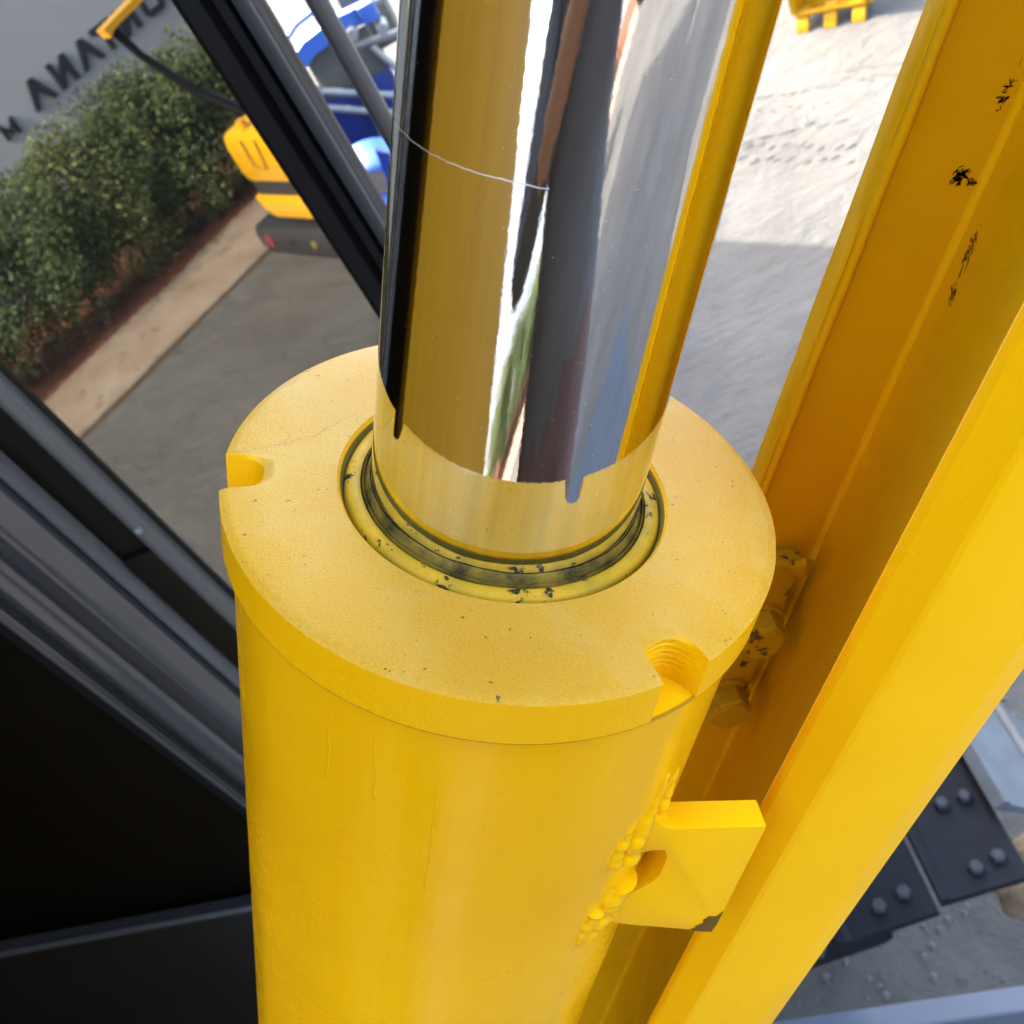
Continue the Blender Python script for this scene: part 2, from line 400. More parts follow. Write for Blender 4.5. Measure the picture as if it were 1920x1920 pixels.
# ------------------------------------------------------------------ yard behind the camera (seen in the cab window)
YP = 0.90                                          # plane of the cab side window
KO = Vector((-3.54 * S, 2 * YP - 5.698 * S, 0))    # foot of the kerb wall
KS = Vector((0.7446, -0.6675, 0)).normalized()     # along the wall
KD = Vector((-0.6675, -0.7446, 0)).normalized()    # away from the machine
def yard(s, d, z):
    return KO + KS * (s * S) + KD * (d * S) + Vector((0, 0, z * S))
def yprism(name, poly, d0, d1, m, parent=None):
    return obj(name, prism_me(name, poly, lambda a, b, t: yard(a, t, b), d0, d1), m, parent)
# low concrete kerb wall and the raised red soil bed behind it
def kerb():
    v = []; f = []; n = 80
    prof = [(0.0, -0.05), (0.0, 0.030), (0.012, 0.042), (0.15, 0.05), (0.30, 0.06), (0.45, 0.07), (0.60, 0.085), (0.66, 0.095), (0.70, 0.04)]
    for i in range(n + 1):
        s = -6 + 20 * i / n
        for (d, z) in prof:
            q = 0.012 * mnoise.noise(Vector((s * 3, d * 9, z * 5)))
            v.append(yard(s, d + q, z + q * 0.7))
    k = len(prof)
    for i in range(n):
        for j in range(k - 1):
            f.append((i * k + j, i * k + j + 1, (i + 1) * k + j + 1, (i + 1) * k + j))
    bm = bmesh.new(); me = pyd('kerb', v, f); bm.from_mesh(me)
    o = obj('kerb', frombm('kerb', bm), M_kerb)
    tag(o, 'mud-splashed concrete kerb strip below the hedge, reflected in the cab window', 'kerb')
    v = []; f = []; m_ = 14
    for i in range(n + 1):
        s = -6 + 20 * i / n
        for j in range(m_ + 1):
            d = 0.645 + 1.56 * j / m_
            z = 0.092 + (0.05 * mnoise.noise(Vector((s * 4, d * 4, 0.1))) + 0.03 * mnoise.noise(Vector((s * 11, d * 11, 4)))) * min(1, j * 0.5)
            v.append(yard(s, d, z))
    k = m_ + 1
    for i in range(n):
        for j in range(m_):
            f.append((i * k + j, (i + 1) * k + j, (i + 1) * k + j + 1, i * k + j + 1))
    bm = bmesh.new(); me = pyd('soil_bed', v, f); bm.from_mesh(me)
    tag(obj('soil_bed', frombm('soil_bed', bm), M_soil, smooth=True), kind='structure')
kerb()
# white wall with black letters
wall = empty('sign_wall', yard(3, 2.2, 0))
def wparent(o):
    o.parent = wall; o.matrix_parent_inverse = wall.matrix_world.inverted()
    return o
bpy.context.view_layer.update()
wparent(yprism('wall_face', [(-8, 0), (14, 0), (14, 3.2), (-8, 3.2)], 2.215, 2.45, M_wall))
tag(wall, 'white wall with large black letters behind the hedge, mirrored in the cab window', 'wall')
def letter(ch, s_c, wd, z0, z1, st):
    h = z1 - z0
    polys = []
    L = -wd / 2; Rr = wd / 2
    if ch == 'A': polys = [[(L, 0), (L + st, 0), (0, h - st * 1.9), (Rr - st, 0), (Rr, 0), (st * 0.55, h), (-st * 0.55, h)]]
    if ch == 'N': polys = [[(L, 0), (L + st, 0), (L + st, h * 0.62), (Rr - st, 0), (Rr, 0), (Rr, h), (Rr - st, h), (Rr - st, h * 0.38), (L + st, h), (L, h)]]
    if ch == 'T': polys = [[(-st / 2, 0), (st / 2, 0), (st / 2, h - st), (Rr, h - st), (Rr, h), (L, h), (L, h - st), (-st / 2, h - st)]]
    if ch == 'O':
        c = st * 0.8
        polys = [[(L, c), (L + c, 0), (Rr - c, 0), (Rr, c), (Rr, h * 0.5), (Rr - st, h * 0.5), (Rr - st, st), (L + st, st), (L + st, h * 0.5), (L, h * 0.5)],
                 [(L, h * 0.5), (L + st, h * 0.5), (L + st, h - st), (Rr - st, h - st), (Rr - st, h * 0.5), (Rr, h * 0.5), (Rr, h - c), (Rr - c, h), (L + c, h), (L, h - c)]]
    if ch == 'M': polys = [[(L, 0), (L + st, 0), (L + st, h * 0.6), (0, h * 0.12), (Rr - st, h * 0.6), (Rr - st, 0), (Rr, 0), (Rr, h), (Rr - st * 0.6, h), (0, h * 0.42), (L + st * 0.6, h), (L, h)]]
    bm = bmesh.new()
    for p in polys:
        me = prism_me('t', p, lambda a, b, t: yard(s_c - a, t, z0 + b), 2.185, 2.2145)
        bm.from_mesh(me); bpy.data.meshes.remove(me)
    wparent(obj('letter', frombm('letter', bm), M_letter))
for ch, s_c, wd in (('A', 2.115, 0.24), ('N', 2.385, 0.19), ('A', 2.655, 0.24), ('T', 2.875, 0.21), ('N', 3.12, 0.19), ('O', 3.40, 0.22), ('M', 3.70, 0.24)):
    letter(ch, s_c, wd, 1.185, 1.395, 0.048)
letter('M', 1.735, 0.14, 1.15, 1.28, 0.026)

# hedge of shrubs
def crown_mesh(name, seed, nl=20000, hh=1.0, wd=0.55, dd=0.36):
    rnd = random.Random(seed); v = []; f = []
    cl = []
    for i in range(46):
        a = rnd.uniform(0, 2 * math.pi); z = rnd.uniform(0.10, 1.0); r = rnd.uniform(0.25, 1.0) * (1.0 - 0.45 * max(0, z - 0.62) / 0.38)
        cl.append((Vector((math.cos(a) * r * wd, math.sin(a) * r * dd, z * hh)), rnd.uniform(0.10, 0.22)))
    for i in range(nl):
        c, rad = rnd.choice(cl)
        d = Vector((rnd.gauss(0, 1), rnd.gauss(0, 1), rnd.gauss(0, 1))).normalized()
        p = c + d * rad * rnd.uniform(0.5, 1.15)
        ax = Vector((rnd.gauss(0, 1), rnd.gauss(0, 1), rnd.gauss(0, 0.7) + 0.5)).normalized()
        si = ax.orthogonal().normalized(); si.rotate(Matrix.Rotation(rnd.uniform(0, 6.28), 3, ax))
        l = rnd.uniform(0.014, 0.034); wdl = l * rnd.uniform(0.32, 0.5)
        b = len(v)
        v += [p, p + ax * l * 0.5 + si * wdl, p + ax * l, p + ax * l * 0.5 - si * wdl]
        f.append((b, b + 1, b + 2, b + 3))
    return pyd(name, [x * S for x in v], f)
crowns = [crown_mesh('crown', 11), crown_mesh('crown', 12), crown_mesh('crown', 13)]
for i, cme in enumerate(crowns):
    cme.materials.append(M_leaf[1 if i == 1 else 0])
def trunk_mesh(seed):
    rnd = random.Random(seed); bm = bmesh.new()
    for k in range(3):
        x = rnd.uniform(-0.05, 0.05); dx = rnd.uniform(-0.18, 0.18); dy = rnd.uniform(-0.12, 0.12)
        tube_bm([(x * S, 0, -0.03 * S), ((x + dx * 0.4) * S, dy * 0.4 * S, 0.2 * S), ((x + dx) * S, dy * S, 0.55 * S)], [0.016 * S, 0.013 * S, 0.007 * S], 6, bm=bm)
    return frombm('trunk', bm)
trunks = [trunk_mesh(3), trunk_mesh(4)]
for t in trunks: t.materials.append(M_bark)
hrot = Matrix(((KS.x, -KD.x, 0), (KS.y, -KD.y, 0), (0, 0, 1)))
spots = [-0.25, 0.35, 0.95, 1.50, 2.02, 2.50, 3.02, 3.55, 4.1]
ORD = ['first', 'second', 'third', 'fourth', 'fifth', 'sixth', 'seventh', 'eighth', 'ninth']
for i, s in enumerate(spots):
    e_ = empty('hedge_shrub', yard(s, 0.98 + 0.05 * math.sin(i * 2.1), 0.09), hrot)
    lab = 'dark green leafy shrub, ' + ORD[i] + ' from the lower left in the mirrored hedge'
    tag(e_, lab, 'shrub', 'shrubs of the hedge on the soil bed')
    c = bpy.data.objects.new('crown', crowns[(i * 5 + 1) % 3]); COL.objects.link(c); c.parent = e_
    c.rotation_euler = (0, 0, math.pi * (i % 2)); hz = [1.0, 0.98, 1.0, 0.97, 0.95, 0.98, 0.86, 1.05, 1][i]
    c.scale = (1, 1, hz * 1.11); c.location = (0, 0, 0.04 * S)
    t = bpy.data.objects.new('trunk', trunks[i % 2]); COL.objects.link(t); t.parent = e_; t.rotation_euler = (0, 0, i * 0.7)

# small yellow excavator beside the kerb
def mini_excavator():
    e_ = empty('mini_excavator', yard(2.25, -0.42, 0))
    tag(e_, 'small yellow excavator with black tracks beside the kerb, mirrored in the cab window', 'excavator')
    bpy.context.view_layer.update()
    inv = e_.matrix_world.inverted()
    def fin(o):
        o.parent = e_; o.matrix_parent_inverse = inv; return o
    def pr(name, poly, a0, a1, m, bev=0.0):      # poly in (d, z), extruded along s
        me = prism_me(name, poly, lambda a, b, t: yard(t, a, b), a0, a1)
        if bev:
            bm = bmesh.new(); bm.from_mesh(me); bmesh.ops.bevel(bm, geom=bm.edges[:], offset=bev, segments=2, affect='EDGES', profile=0.5); me = frombm(name, bm)
        return fin(obj(name, me, m, smooth=30 if bev else False))
    for s0 in (1.93, 2.52):
        tk = pr('track', [(-0.86, 0.05), (-0.80, 0.0), (-0.06, 0.0), (0.02, 0.06), (0.03, 0.15), (-0.04, 0.235), (-0.80, 0.235), (-0.88, 0.15)], s0, s0 + 0.2, M_digk, 0.012)
        for k in range(3):
            d = -0.12 - 0.27 * k
            o = fin(obj('roller', prism_me('roller', [(d + (0.05 if k == 0 else 0.03) * math.cos(a * 0.5236), 0.115 + (0.05 if k == 0 else 0.03) * math.sin(a * 0.5236)) for a in range(12)], lambda a, b, t: yard(t, a, b), s0 - 0.012, s0 + 0.01), (M_red, M_tbolt, M_olive)[k]))
    pr('undercarriage', [(-0.7, 0.16), (-0.15, 0.16), (-0.15, 0.3), (-0.7, 0.3)], 2.1, 2.6, M_digk)
    pr('lower_skirt', [(-1.25, 0.30), (-0.34, 0.30), (-0.26, 0.36), (-0.24, 0.47), (-1.25, 0.47)], 1.96, 2.60, M_digy, 0.02)
    pr('black_band', [(-1.22, 0.472), (-0.30, 0.472), (-0.30, 0.575), (-1.22, 0.575)], 1.98, 2.58, M_digk, 0.01)
    pr('engine_cover', [(-1.25, 0.577), (-0.30, 0.577), (-0.26, 0.64), (-0.27, 0.84), (-0.33, 0.93), (-0.42, 0.965), (-0.9, 0.98), (-1.25, 0.97)], 1.97, 2.59, M_digy, 0.035)
    fin(tube('grab_rail', [yard(1.965, -0.52, 0.90), yard(1.95, -0.52, 0.72), yard(1.95, -0.64, 0.70), yard(1.965, -0.68, 0.90)], 0.005 * S, M_digk))
    fin(tube('lamp', [yard(1.99, -0.62, 0.97), yard(1.99, -0.62, 1.03)], 0.030 * S, M_digy))
    pr('cab_frame', [(-1.45, 0.60), (-0.85, 0.60), (-0.88, 1.0), (-0.92, 1.62), (-1.42, 1.62)], 2.0, 2.55, M_digk, 0.02)
    fin(tube('boom', [yard(2.30, -0.40, 0.78), yard(2.12, -0.10, 1.16), yard(1.985, 0.0, 1.52), yard(1.93, 0.0, 1.72)], [0.034 * S, 0.030 * S, 0.026 * S, 0.034 * S], M_black, n=8))
    fin(tube('boom_cylinder', [yard(2.34, -0.30, 0.80), yard(2.20, -0.06, 1.10)], 0.03 * S, M_digk, n=8))
    fin(obj('boom_tip', prism_me('boom_tip', [(1.850, 1.765), (1.862, 1.705), (1.90, 1.725), (1.95, 1.735), (2.10, 1.745), (2.42, 1.77), (2.42, 1.82), (2.10, 1.79), (1.95, 1.775)], lambda a, b, t: yard(a, t, b), -0.06, 0.04), M_digy))
mini_excavator()

# ------------------------------------------------------------------ machine: cab
cab = empty('excavator_cab', (-0.9, 1.7, 1.6))
tag(cab, 'dark excavator cab with black pillars and a mirror-like tinted side window', 'excavator cab')
bpy.context.view_layer.update()
def incab(o):
    o.parent = cab; o.matrix_parent_inverse = cab.matrix_world.inverted(); return o
def zprism(name, poly, z0, z1, m, smooth=30):
    return incab(obj(name, prism_me(name, poly, lambda a, b, t: (a, b, t), z0, z1), m, smooth=smooth))
ZB, ZT = 1.7, 4.86
incab(obj('window_pane', prism_me('window_pane', [(-0.580, ZB + 0.02), (-0.190, ZB + 0.02), (-0.190, ZT), (-0.580, ZT)], lambda a, b, t: (a, t, b), YP, YP + 0.006), M_glass))
# front pillar: rubber seal, then a rounded grey post with a folded edge
zprism('window_seal', [(-0.217, YP - 0.004), (-0.211, YP - 0.012), (-0.196, YP - 0.014), (-0.188, YP - 0.006), (-0.188, YP + 0.02), (-0.217, YP + 0.02)], ZB, ZT, M_black)
zprism('window_seal', [(-0.1875, YP - 0.016), (-0.184, YP - 0.026), (-0.176, YP - 0.028), (-0.1725, YP - 0.018), (-0.1725, YP + 0.05), (-0.1875, YP + 0.05)], ZB, ZT, M_black)
zprism('front_pillar', [(-0.172, YP - 0.020), (-0.170, YP - 0.034), (-0.166, YP - 0.038), (-0.1590, YP - 0.040), (-0.1570, YP - 0.037), (-0.1562, YP - 0.031), (-0.1550, YP - 0.030), (-0.1495, YP - 0.029), (-0.1480, YP - 0.026), (-0.1530, YP + 0.0), (-0.172, YP + 0.06)], ZB, ZT, M_grey)
incab(tube('guard_bar', [(-0.113, YP - 0.03, 2.2), (-0.113, YP - 0.03, 4.8)], 0.0085, M_grey, n=16))
# rear pillar group
incab(tube('handrail', [(-0.5745, YP - 0.007, 2.0), (-0.5745, YP - 0.007, 4.7)], 0.0125, M_tube, n=20))
incab(tube('handrail_clamp', [(-0.5745, YP - 0.007, 3.66), (-0.5745, YP - 0.007, 3.78)], 0.0145, M_tube, n=20))
for z in (3.41, 3.0):
    incab(tube('screw', [(-0.573, YP - 0.0185, z), (-0.573, YP - 0.0225, z)], 0.0045, M_bolt, n=8))
zprism('handrail_plate', [(-0.628, YP - 0.004), (-0.590, YP - 0.010), (-0.584, YP - 0.008), (-0.584, YP + 0.012), (-0.60, YP + 0.02), (-0.628, YP + 0.02)], 2.0, 3.37, M_inner)
zprism('gap_filler', [(-0.640, YP + 0.006), (-0.581, YP + 0.002), (-0.581, YP + 0.03), (-0.640, YP + 0.03)], ZB, ZT, M_inner)
zprism('gap_trim', [(-0.648, YP - 0.012), (-0.6355, YP - 0.024), (-0.6355, YP + 0.03), (-0.648, YP + 0.03)], ZB, ZT, M_trim_sheen)
pil = []
for i in range(41):
    t = i / 40
    x = -0.650 - 0.125 * t
    y = YP - 0.018 - 0.030 * math.sin(math.pi * min(1, t * 1.02)) ** 0.7 - 0.007 * math.exp(-((t - 0.18) / 0.09) ** 2) + 0.012 * math.exp(-((t - 0.42) / 0.05) ** 2) - 0.006 * math.exp(-((t - 0.66) / 0.1) ** 2)
    pil.append((x, y))
zprism('rear_pillar', pil + [(-0.775, YP + 0.06), (-0.650, YP + 0.06)], ZB, ZT, M_gloss, smooth=40)
for k in range(3):
    x = -0.776 - 0.0075 * k
    zprism('pillar_rib', [(x, YP - 0.010), (x - 0.001, YP - 0.018 + 0.004 * k), (x - 0.0045, YP - 0.019 + 0.004 * k), (x - 0.0062, YP - 0.012), (x - 0.0062, YP + 0.05), (x, YP + 0.05)], ZB, ZT, M_gloss if k < 2 else M_tube)
zprism('window_seal', [(-0.799, YP - 0.010), (-0.806, YP - 0.016), (-0.815, YP - 0.010), (-0.815, YP + 0.04), (-0.799, YP + 0.04)], ZB, ZT, M_black)
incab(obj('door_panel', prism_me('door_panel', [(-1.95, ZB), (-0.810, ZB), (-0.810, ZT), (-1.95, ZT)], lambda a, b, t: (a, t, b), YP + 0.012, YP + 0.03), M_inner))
# sloped lower panel
k_ = YP / 1.1
p0 = (-1.624 * k_, H - 1.478 * k_); p1 = (-1.162 * k_, H - 1.647 * k_)
def zl(x): return p0[1] + (p1[1] - p0[1]) * (x - p0[0]) / (p1[0] - p0[0])
incab(obj('lower_panel', prism_me('lower_panel', [(-1.9, 1.4), (-0.70, 1.4), (-0.70, zl(-0.70)), (-1.9, zl(-1.9))], lambda a, b, t: (a, t, b), YP - 0.03, YP - 0.004), M_lowpan))
incab(tube('panel_trim', [(-1.9, YP - 0.030, zl(-1.9) + 0.004), (-0.70, YP - 0.030, zl(-0.70) + 0.004)], 0.006, M_tube, n=8))
# cab top, overhang added to block sun and sky, back wall, far side
box('shade_roof', (-0.87, 1.40, 4.96), (2.3, 2.34, 0.18), M_grey, None, 0.04)
incab(bpy.data.objects['shade_roof'])
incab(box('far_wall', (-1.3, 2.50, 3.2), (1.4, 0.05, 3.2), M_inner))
incab(box('undercarriage', (-1.25, 2.9, 1.22), (2.4, 2.6, 1.74), M_shoe, None, 0.05))  # unseen block added below the cab to keep the near ground in shade
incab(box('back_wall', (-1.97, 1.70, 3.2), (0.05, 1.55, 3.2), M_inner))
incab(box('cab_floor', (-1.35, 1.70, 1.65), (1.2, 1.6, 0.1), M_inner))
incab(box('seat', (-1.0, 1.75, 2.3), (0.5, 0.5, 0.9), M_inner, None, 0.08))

# ------------------------------------------------------------------ hydraulic cylinder
AX_E = Vector((0.844554, 0, -0.53547)); AX_Y = Vector((0, 1, 0)); AX_U = Vector((0.53547, 0, 0.844554))
ROT = Matrix((AX_E, AX_Y, AX_U)).transposed()
CAP = Vector((-0.05245, 0.23746, H - 0.20141))
RC = 0.085; RR = RC * 0.485; RB = RC * 0.967
cyl = empty('hydraulic_cylinder', CAP, ROT)
tag(cyl, 'yellow hydraulic cylinder with a polished chrome rod and a notched end cap', 'hydraulic cylinder')
# barrel with a scribed line and slightly uneven skin
def barrel():
    n = 192; prof = [(RB, -0.0175), (RB, -0.03)]
    z = -0.03
    zs = [-0.06, -0.1, -0.15, -0.1985]
    prof += [(RB, q) for q in zs] + [(RB, -0.1995), (RB, -0.26), (RB, -0.34), (RB, -0.405), (RB - 0.006, -0.418), (0.03, -0.425), (0.028, -0.50), (0.0, -0.51)]
    prof = [(RR + 0.006, -0.0173)] + prof
    return obj('barrel', lathe_me('barrel', prof, n), M_yel, cyl, smooth=30)
barrel()
obj('scribe_line', lathe_me('scribe_line', [(RB - 0.0005, -0.1985), (RB + 0.00004, -0.1989), (RB + 0.00004, -0.1992), (RB - 0.0005, -0.1996)], 160), M_scribe, cyl)
# end cap with three spanner notches
NOT = [R(176.2), R(-64.0), R(56.0)]
def cap():
    half = math.asin(0.0084 / RC); dep = 0.0124
    angs = set()
    for i in range(240): angs.add(round(2 * math.pi * i / 240 - math.pi, 5))
    for c in NOT:
        for i in range(-40, 41):
            x = math.copysign(abs(i / 40) ** 0.55, i)
            a = c + x * half * 1.0
            angs.add(round(math.atan2(math.sin(a), math.cos(a)), 5))
        for sgn in (-1, 1):
            a = c + sgn * half * 1.02; angs.add(round(math.atan2(math.sin(a), math.cos(a)), 5))
    angs = sorted(angs)
    def prof(a):
        for j, c in enumerate(NOT):
            d = math.atan2(math.sin(a - c), math.cos(a - c))
            if abs(d) < half:
                return RC - dep * (1 - (abs(d) / half) ** 2.7) ** (1 / 2.7), j
        return RC, -1
    rows = [(1, 0.0)]        # (kind, w)
    ws = [-0.0028 - (0.0170 - 0.0028) * i / 24 for i in range(25)]
    v = []; f = []; n = len(angs)
    def ring(fn):
        b = len(v)
        for a in angs:
            r, z = fn(a); v.append((r * math.cos(a), r * math.sin(a), z))
        return b
    rings = []
    rings.append(ring(lambda a: (0.0495, -0.0130)))
    rings.append(ring(lambda a: (0.0503, -0.0012)))
    rings.append(ring(lambda a: (0.0512, 0.0)))
    for q in (0.25, 0.5, 0.75): rings.append(ring(lambda a, q=q: (0.0512 + (0.0695 - 0.0512) * q, 0.0)))
    rings.append(ring(lambda a: (0.0695, 0.0)))
    rings.append(ring(lambda a: (prof(a)[0] - 0.0032, 0.0)))
    rings.append(ring(lambda a: (prof(a)[0] - 0.0014, -0.0005)))
    def edge(a, w_):
        r, j = prof(a)
        nick = 0.0007 * max(0, mnoise.noise(Vector((math.cos(a) * 7, math.sin(a) * 7, 2))) - 0.35)
        if j == 1:    # threads left by the drill
            d = math.atan2(math.sin(a - NOT[1]), math.cos(a - NOT[1]))
            r += 0.00030 * math.sin(w_ * 2 * math.pi / 0.0021) * (1 if -0.0128 < w_ < -0.002 else 0)
        return (r - nick, w_)
    rings.append(ring(lambda a: edge(a, -0.0012)))
    for w_ in ws: rings.append(ring(lambda a, w_=w_: edge(a, w_)))
    rings.append(ring(lambda a: (min(prof(a)[0], RB - 0.0002), -0.0171)))
    for i in range(len(rings) - 1):
        for k in range(n):
            k2 = (k + 1) % n
            f.append((rings[i] + k, rings[i] + k2, rings[i + 1] + k2, rings[i + 1] + k))
    me = pyd('end_cap', v, f); bm = bmesh.new(); bm.from_mesh(me); me2 = frombm('end_cap', bm)
    return obj('end_cap', me2, M_cap, cyl, smooth=32)
capo = cap()
# ledge under the notches (lip of the tube) and the seam
obj('tube_lip', lathe_me('tube_lip', [(0.055, -0.0166), (RB + 0.0015, -0.0166), (RC - 0.0003, -0.0170), (RC - 0.0003, -0.0174), (RB, -0.0185)], 160), M_yel, cyl, smooth=30)
obj('seam_line', lathe_me('seam_line', [(RC - 0.0006, -0.0163), (RC + 0.00005, -0.0168), (RC + 0.00005, -0.01705), (RB - 0.001, -0.0178)], 160), M_seam, cyl)
# rod
obj('rod', lathe_me('rod', [(RR, -0.05), (RR, 0.0), (RR, 0.1), (RR, 0.4), (RR, 1.2), (0.0, 1.2)], 256), M_chrome, cyl, smooth=40)
# wiper seal and worn retaining ring inside the bore
obj('seal_groove', lathe_me('seal_groove', [(0.0508, -0.0008), (0.0496, -0.0030), (0.0490, -0.0070), (0.0478, -0.0072)], 160), M_groove, cyl, smooth=60)
def ringlathe(name, prof, m, amp, fr):
    me = lathe_me(name, prof, 200)
    for vv in me.vertices:
        q = mnoise.noise(Vector(vv.co) * fr)
        vv.co.z += amp * q
    return obj(name, me, m, cyl, smooth=50)
rr_ = ringlathe('retaining_ring', [(0.0494, -0.0080), (0.0490, -0.0040), (0.0484, -0.0022), (0.0474, -0.0014), (0.0452, -0.0009), (0.0442, -0.0014), (0.0439, -0.0045)], M_ring, 0.0004, 90)
ringlathe('wiper_seal', [(0.0438, -0.0060), (0.0437, -0.0016), (0.0435, -0.0006), (0.0432, -0.0008), (0.0431, -0.0022), (0.0427, -0.0018), (0.0424, -0.0002), (0.0419, 0.0012), (0.0415, 0.0016), (0.0411, 0.0006)], M_rub, 0.0004, 120)
# raised maker letters on the ring
def ring_text(txt, a0, rad, size, parent, m):
    for i, ch in enumerate(txt):
        cu = bpy.data.curves.new('t', 'FONT'); cu.body = ch; cu.size = size; cu.extrude = 0.00012; cu.align_x = 'CENTER'
        to = bpy.data.objects.new('t', cu); COL.objects.link(to)
        me = bpy.data.meshes.new_from_object(to.evaluated_get(bpy.context.evaluated_depsgraph_get()))
        bpy.data.objects.remove(to); bpy.data.curves.remove(cu)
        o = obj('letter', me, m, parent)
        a = a0 + (i - (len(txt) - 1) / 2) * size * 0.95 / rad
        o.location = (rad * math.cos(a), rad * math.sin(a), -0.00125); o.rotation_euler = (R(14) * 0, 0, a + math.pi / 2)
bpy.context.view_layer.update()
ring_text('NOK', R(-88.5), 0.0476, 0.0029, rr_, M_ring)

# dried paint runs down the barrel
def run(a0, w0, a1, w1, r0, n=26):
    pts = []; rs = []
    for i in range(n + 1):
        t = i / n; a = R(a0 + (a1 - a0) * t + 0.5 * mnoise.noise(Vector((t * 5, a0, 0)))); w_ = w0 + (w1 - w0) * t
        pts.append(((RB - r0 * 0.55) * math.cos(a), (RB - r0 * 0.55) * math.sin(a), w_))
        rs.append(r0 * (0.55 + 0.5 * t) * (1 + 0.25 * mnoise.noise(Vector((t * 14, a0, 2)))) * (0.1 if i in (0, n) else 1))
    tube('paint_run', pts, rs, M_yel, cyl, n=8)
run(-131.2, -0.020, -131.4, -0.063, 0.0007); run(-121.5, -0.021, -120.0, -0.060, 0.0008); run(-108, -0.024, -107, -0.10, 0.0006)
# bracket welded to the barrel
def bracket():
    full = [(0.0480, -0.0800), (0.0515, -0.0870), (0.0550, -0.0915), (0.0600, -0.0937), (0.0931, -0.0960), (0.0936, -0.0964), (0.0948, -0.1640), (0.0945, -0.1698), (0.0938, -0.1703),
            (0.0590, -0.1590), (0.0540, -0.1570), (0.0480, -0.1545), (0.0480, -0.1400), (0.0555, -0.1330), (0.0595, -0.1290), (0.0618, -0.1235), (0.0615, -0.1115), (0.0595, -0.1072), (0.0555, -0.1066), (0.0480, -0.1085)]
    bm = bmesh.new()
    me = prism_me('b', full, lambda a, b, t: (a, t, b), -0.0668, -0.0562); bm.from_mesh(me); bpy.data.meshes.remove(me)
    bmesh.ops.bevel(bm, geom=[e for e in bm.edges], offset=0.0006, segments=2, affect='EDGES', profile=0.6)
    br = obj('bracket', frombm('bracket', bm), M_yel_plate, cyl, smooth=30)
    def surf(w_, ang, off=0.0): return Vector(((RB + off) * math.cos(ang), (RB + off) * math.sin(ang), w_))
    def bead(w0, w1, a0, a1, r, nseg, taper):
        pts = []; rs = []
        for i in range(nseg + 1):
            t = i / nseg
            pts.append(surf(w0 + (w1 - w0) * t, R(a0 + (a1 - a0) * t + 1.2 * mnoise.noise(Vector((t * 6, a0, 1)))), -r * 0.25))
            q = (0.35 + 0.65 * t) if taper > 0 else (1 - 0.45 * t)
            rs.append(r * q * (1.0 + 0.05 * math.sin(i * 2.1) + 0.30 * mnoise.noise(Vector((t * 7, w0 * 50, 3)))) * (0.3 if i in (0, nseg) else 1))
        tube('weld_bead', pts, rs, M_weld, br, n=14, amp=0.0005, fr=60)
    bead(-0.064, -0.107, -51, -57, 0.0056, 30, 1)
    bead(-0.080, -0.105, -59, -62, 0.0036, 18, 1)
    bead(-0.070, -0.094, -45, -48, 0.0040, 18, 1)
    bead(-0.124, -0.158, -54, -60, 0.0060, 26, -1)
    bead(-0.134, -0.157, -61, -64, 0.0036, 16, -1)
    bead(-0.136, -0.156, -50, -53, 0.0045, 18, -1)
    cv = [(0.0944, -0.1545), (0.0925, -0.1580), (0.0897, -0.1572), (0.0878, -0.1600), (0.0887, -0.1622), (0.0857, -0.1645), (0.0868, -0.1655), (0.0846, -0.1663), (0.0857, -0.1676), (0.0900, -0.1690), (0.0940, -0.1699), (0.0946, -0.1640)]
    obj('paint_chip', prism_me('paint_chip', cv, lambda a, b, t: (a, t, b), -0.0671, -0.0666), M_chip, br)
bracket()

# ------------------------------------------------------------------ boom (parallel to the cylinder)
boom = empty('boom', CAP, ROT)
tag(boom, 'long yellow steel boom beam with a bright near flange and shaded recess', 'boom')
W0, W1 = -1.6, 2.2
def along(name, poly, m, smooth=25, w0=W0, w1=W1, parent=boom):
    return obj(name, prism_me(name, poly, lambda a, b, t: (a, b, t), w0, w1), m, parent, smooth=smooth)
along('near_flange', [(0.1054, -0.0465), (0.1054, -0.0486), (0.1061, -0.0501), (0.1134, -0.0588), (0.1150, -0.0597), (0.1166, -0.0600), (0.1530, -0.0600), (0.1552, -0.0594), (0.1655, -0.0556), (0.1672, -0.0540), (0.1675, -0.0480), (0.1070, -0.0450), (0.1059, -0.0454)], M_yel_plate, smooth=12)
# far flange with a ragged flame-cut edge
def far_flange():
    n = 260; v = []; f = []
    prof = [(0.1508, 0.1052), (0.1500, 0.1062), (0.1497, 0.1110), (0.1500, 0.1158), (0.1510, 0.1166), (0.2400, 0.1166), (0.2400, 0.1052)]
    for i in range(n + 1):
        w_ = W0 + (W1 - W0) * i / n
        for j, (a, b) in enumerate(prof):
            q = 0.0
            if j < 5: q = 0.0007 * mnoise.noise(Vector((w_ * 60, j * 0.7, 1))) + 0.0004 * mnoise.noise(Vector((w_ * 200, j, 5)))
            v.append((a + q, b + (q * 0.5 if j < 5 else 0), w_))
    k = len(prof)
    for i in range(n):
        for j in range(k):
            j2 = (j + 1) % k
            f.append((i * k + j, i * k + j2, (i + 1) * k + j2, (i + 1) * k + j))
    f += [tuple(range(k)), tuple(range(n * k, n * k + k))]
    me = pyd('far_flange', v, f); bm = bmesh.new(); bm.from_mesh(me)
    obj('far_flange', frombm('far_flange', bm), M_yel_boom_shade, boom, smooth=35)
far_flange()
weldlip = tube('flange_lip', [(0.1528 + 0.0004 * mnoise.noise(Vector((i * 0.31, 0, 0))), 0.1040, W0 + (W1 - W0) * i / 260) for i in range(261)], 0.0022, M_yel_boom_shade, boom, n=10, amp=0.0004, fr=140)
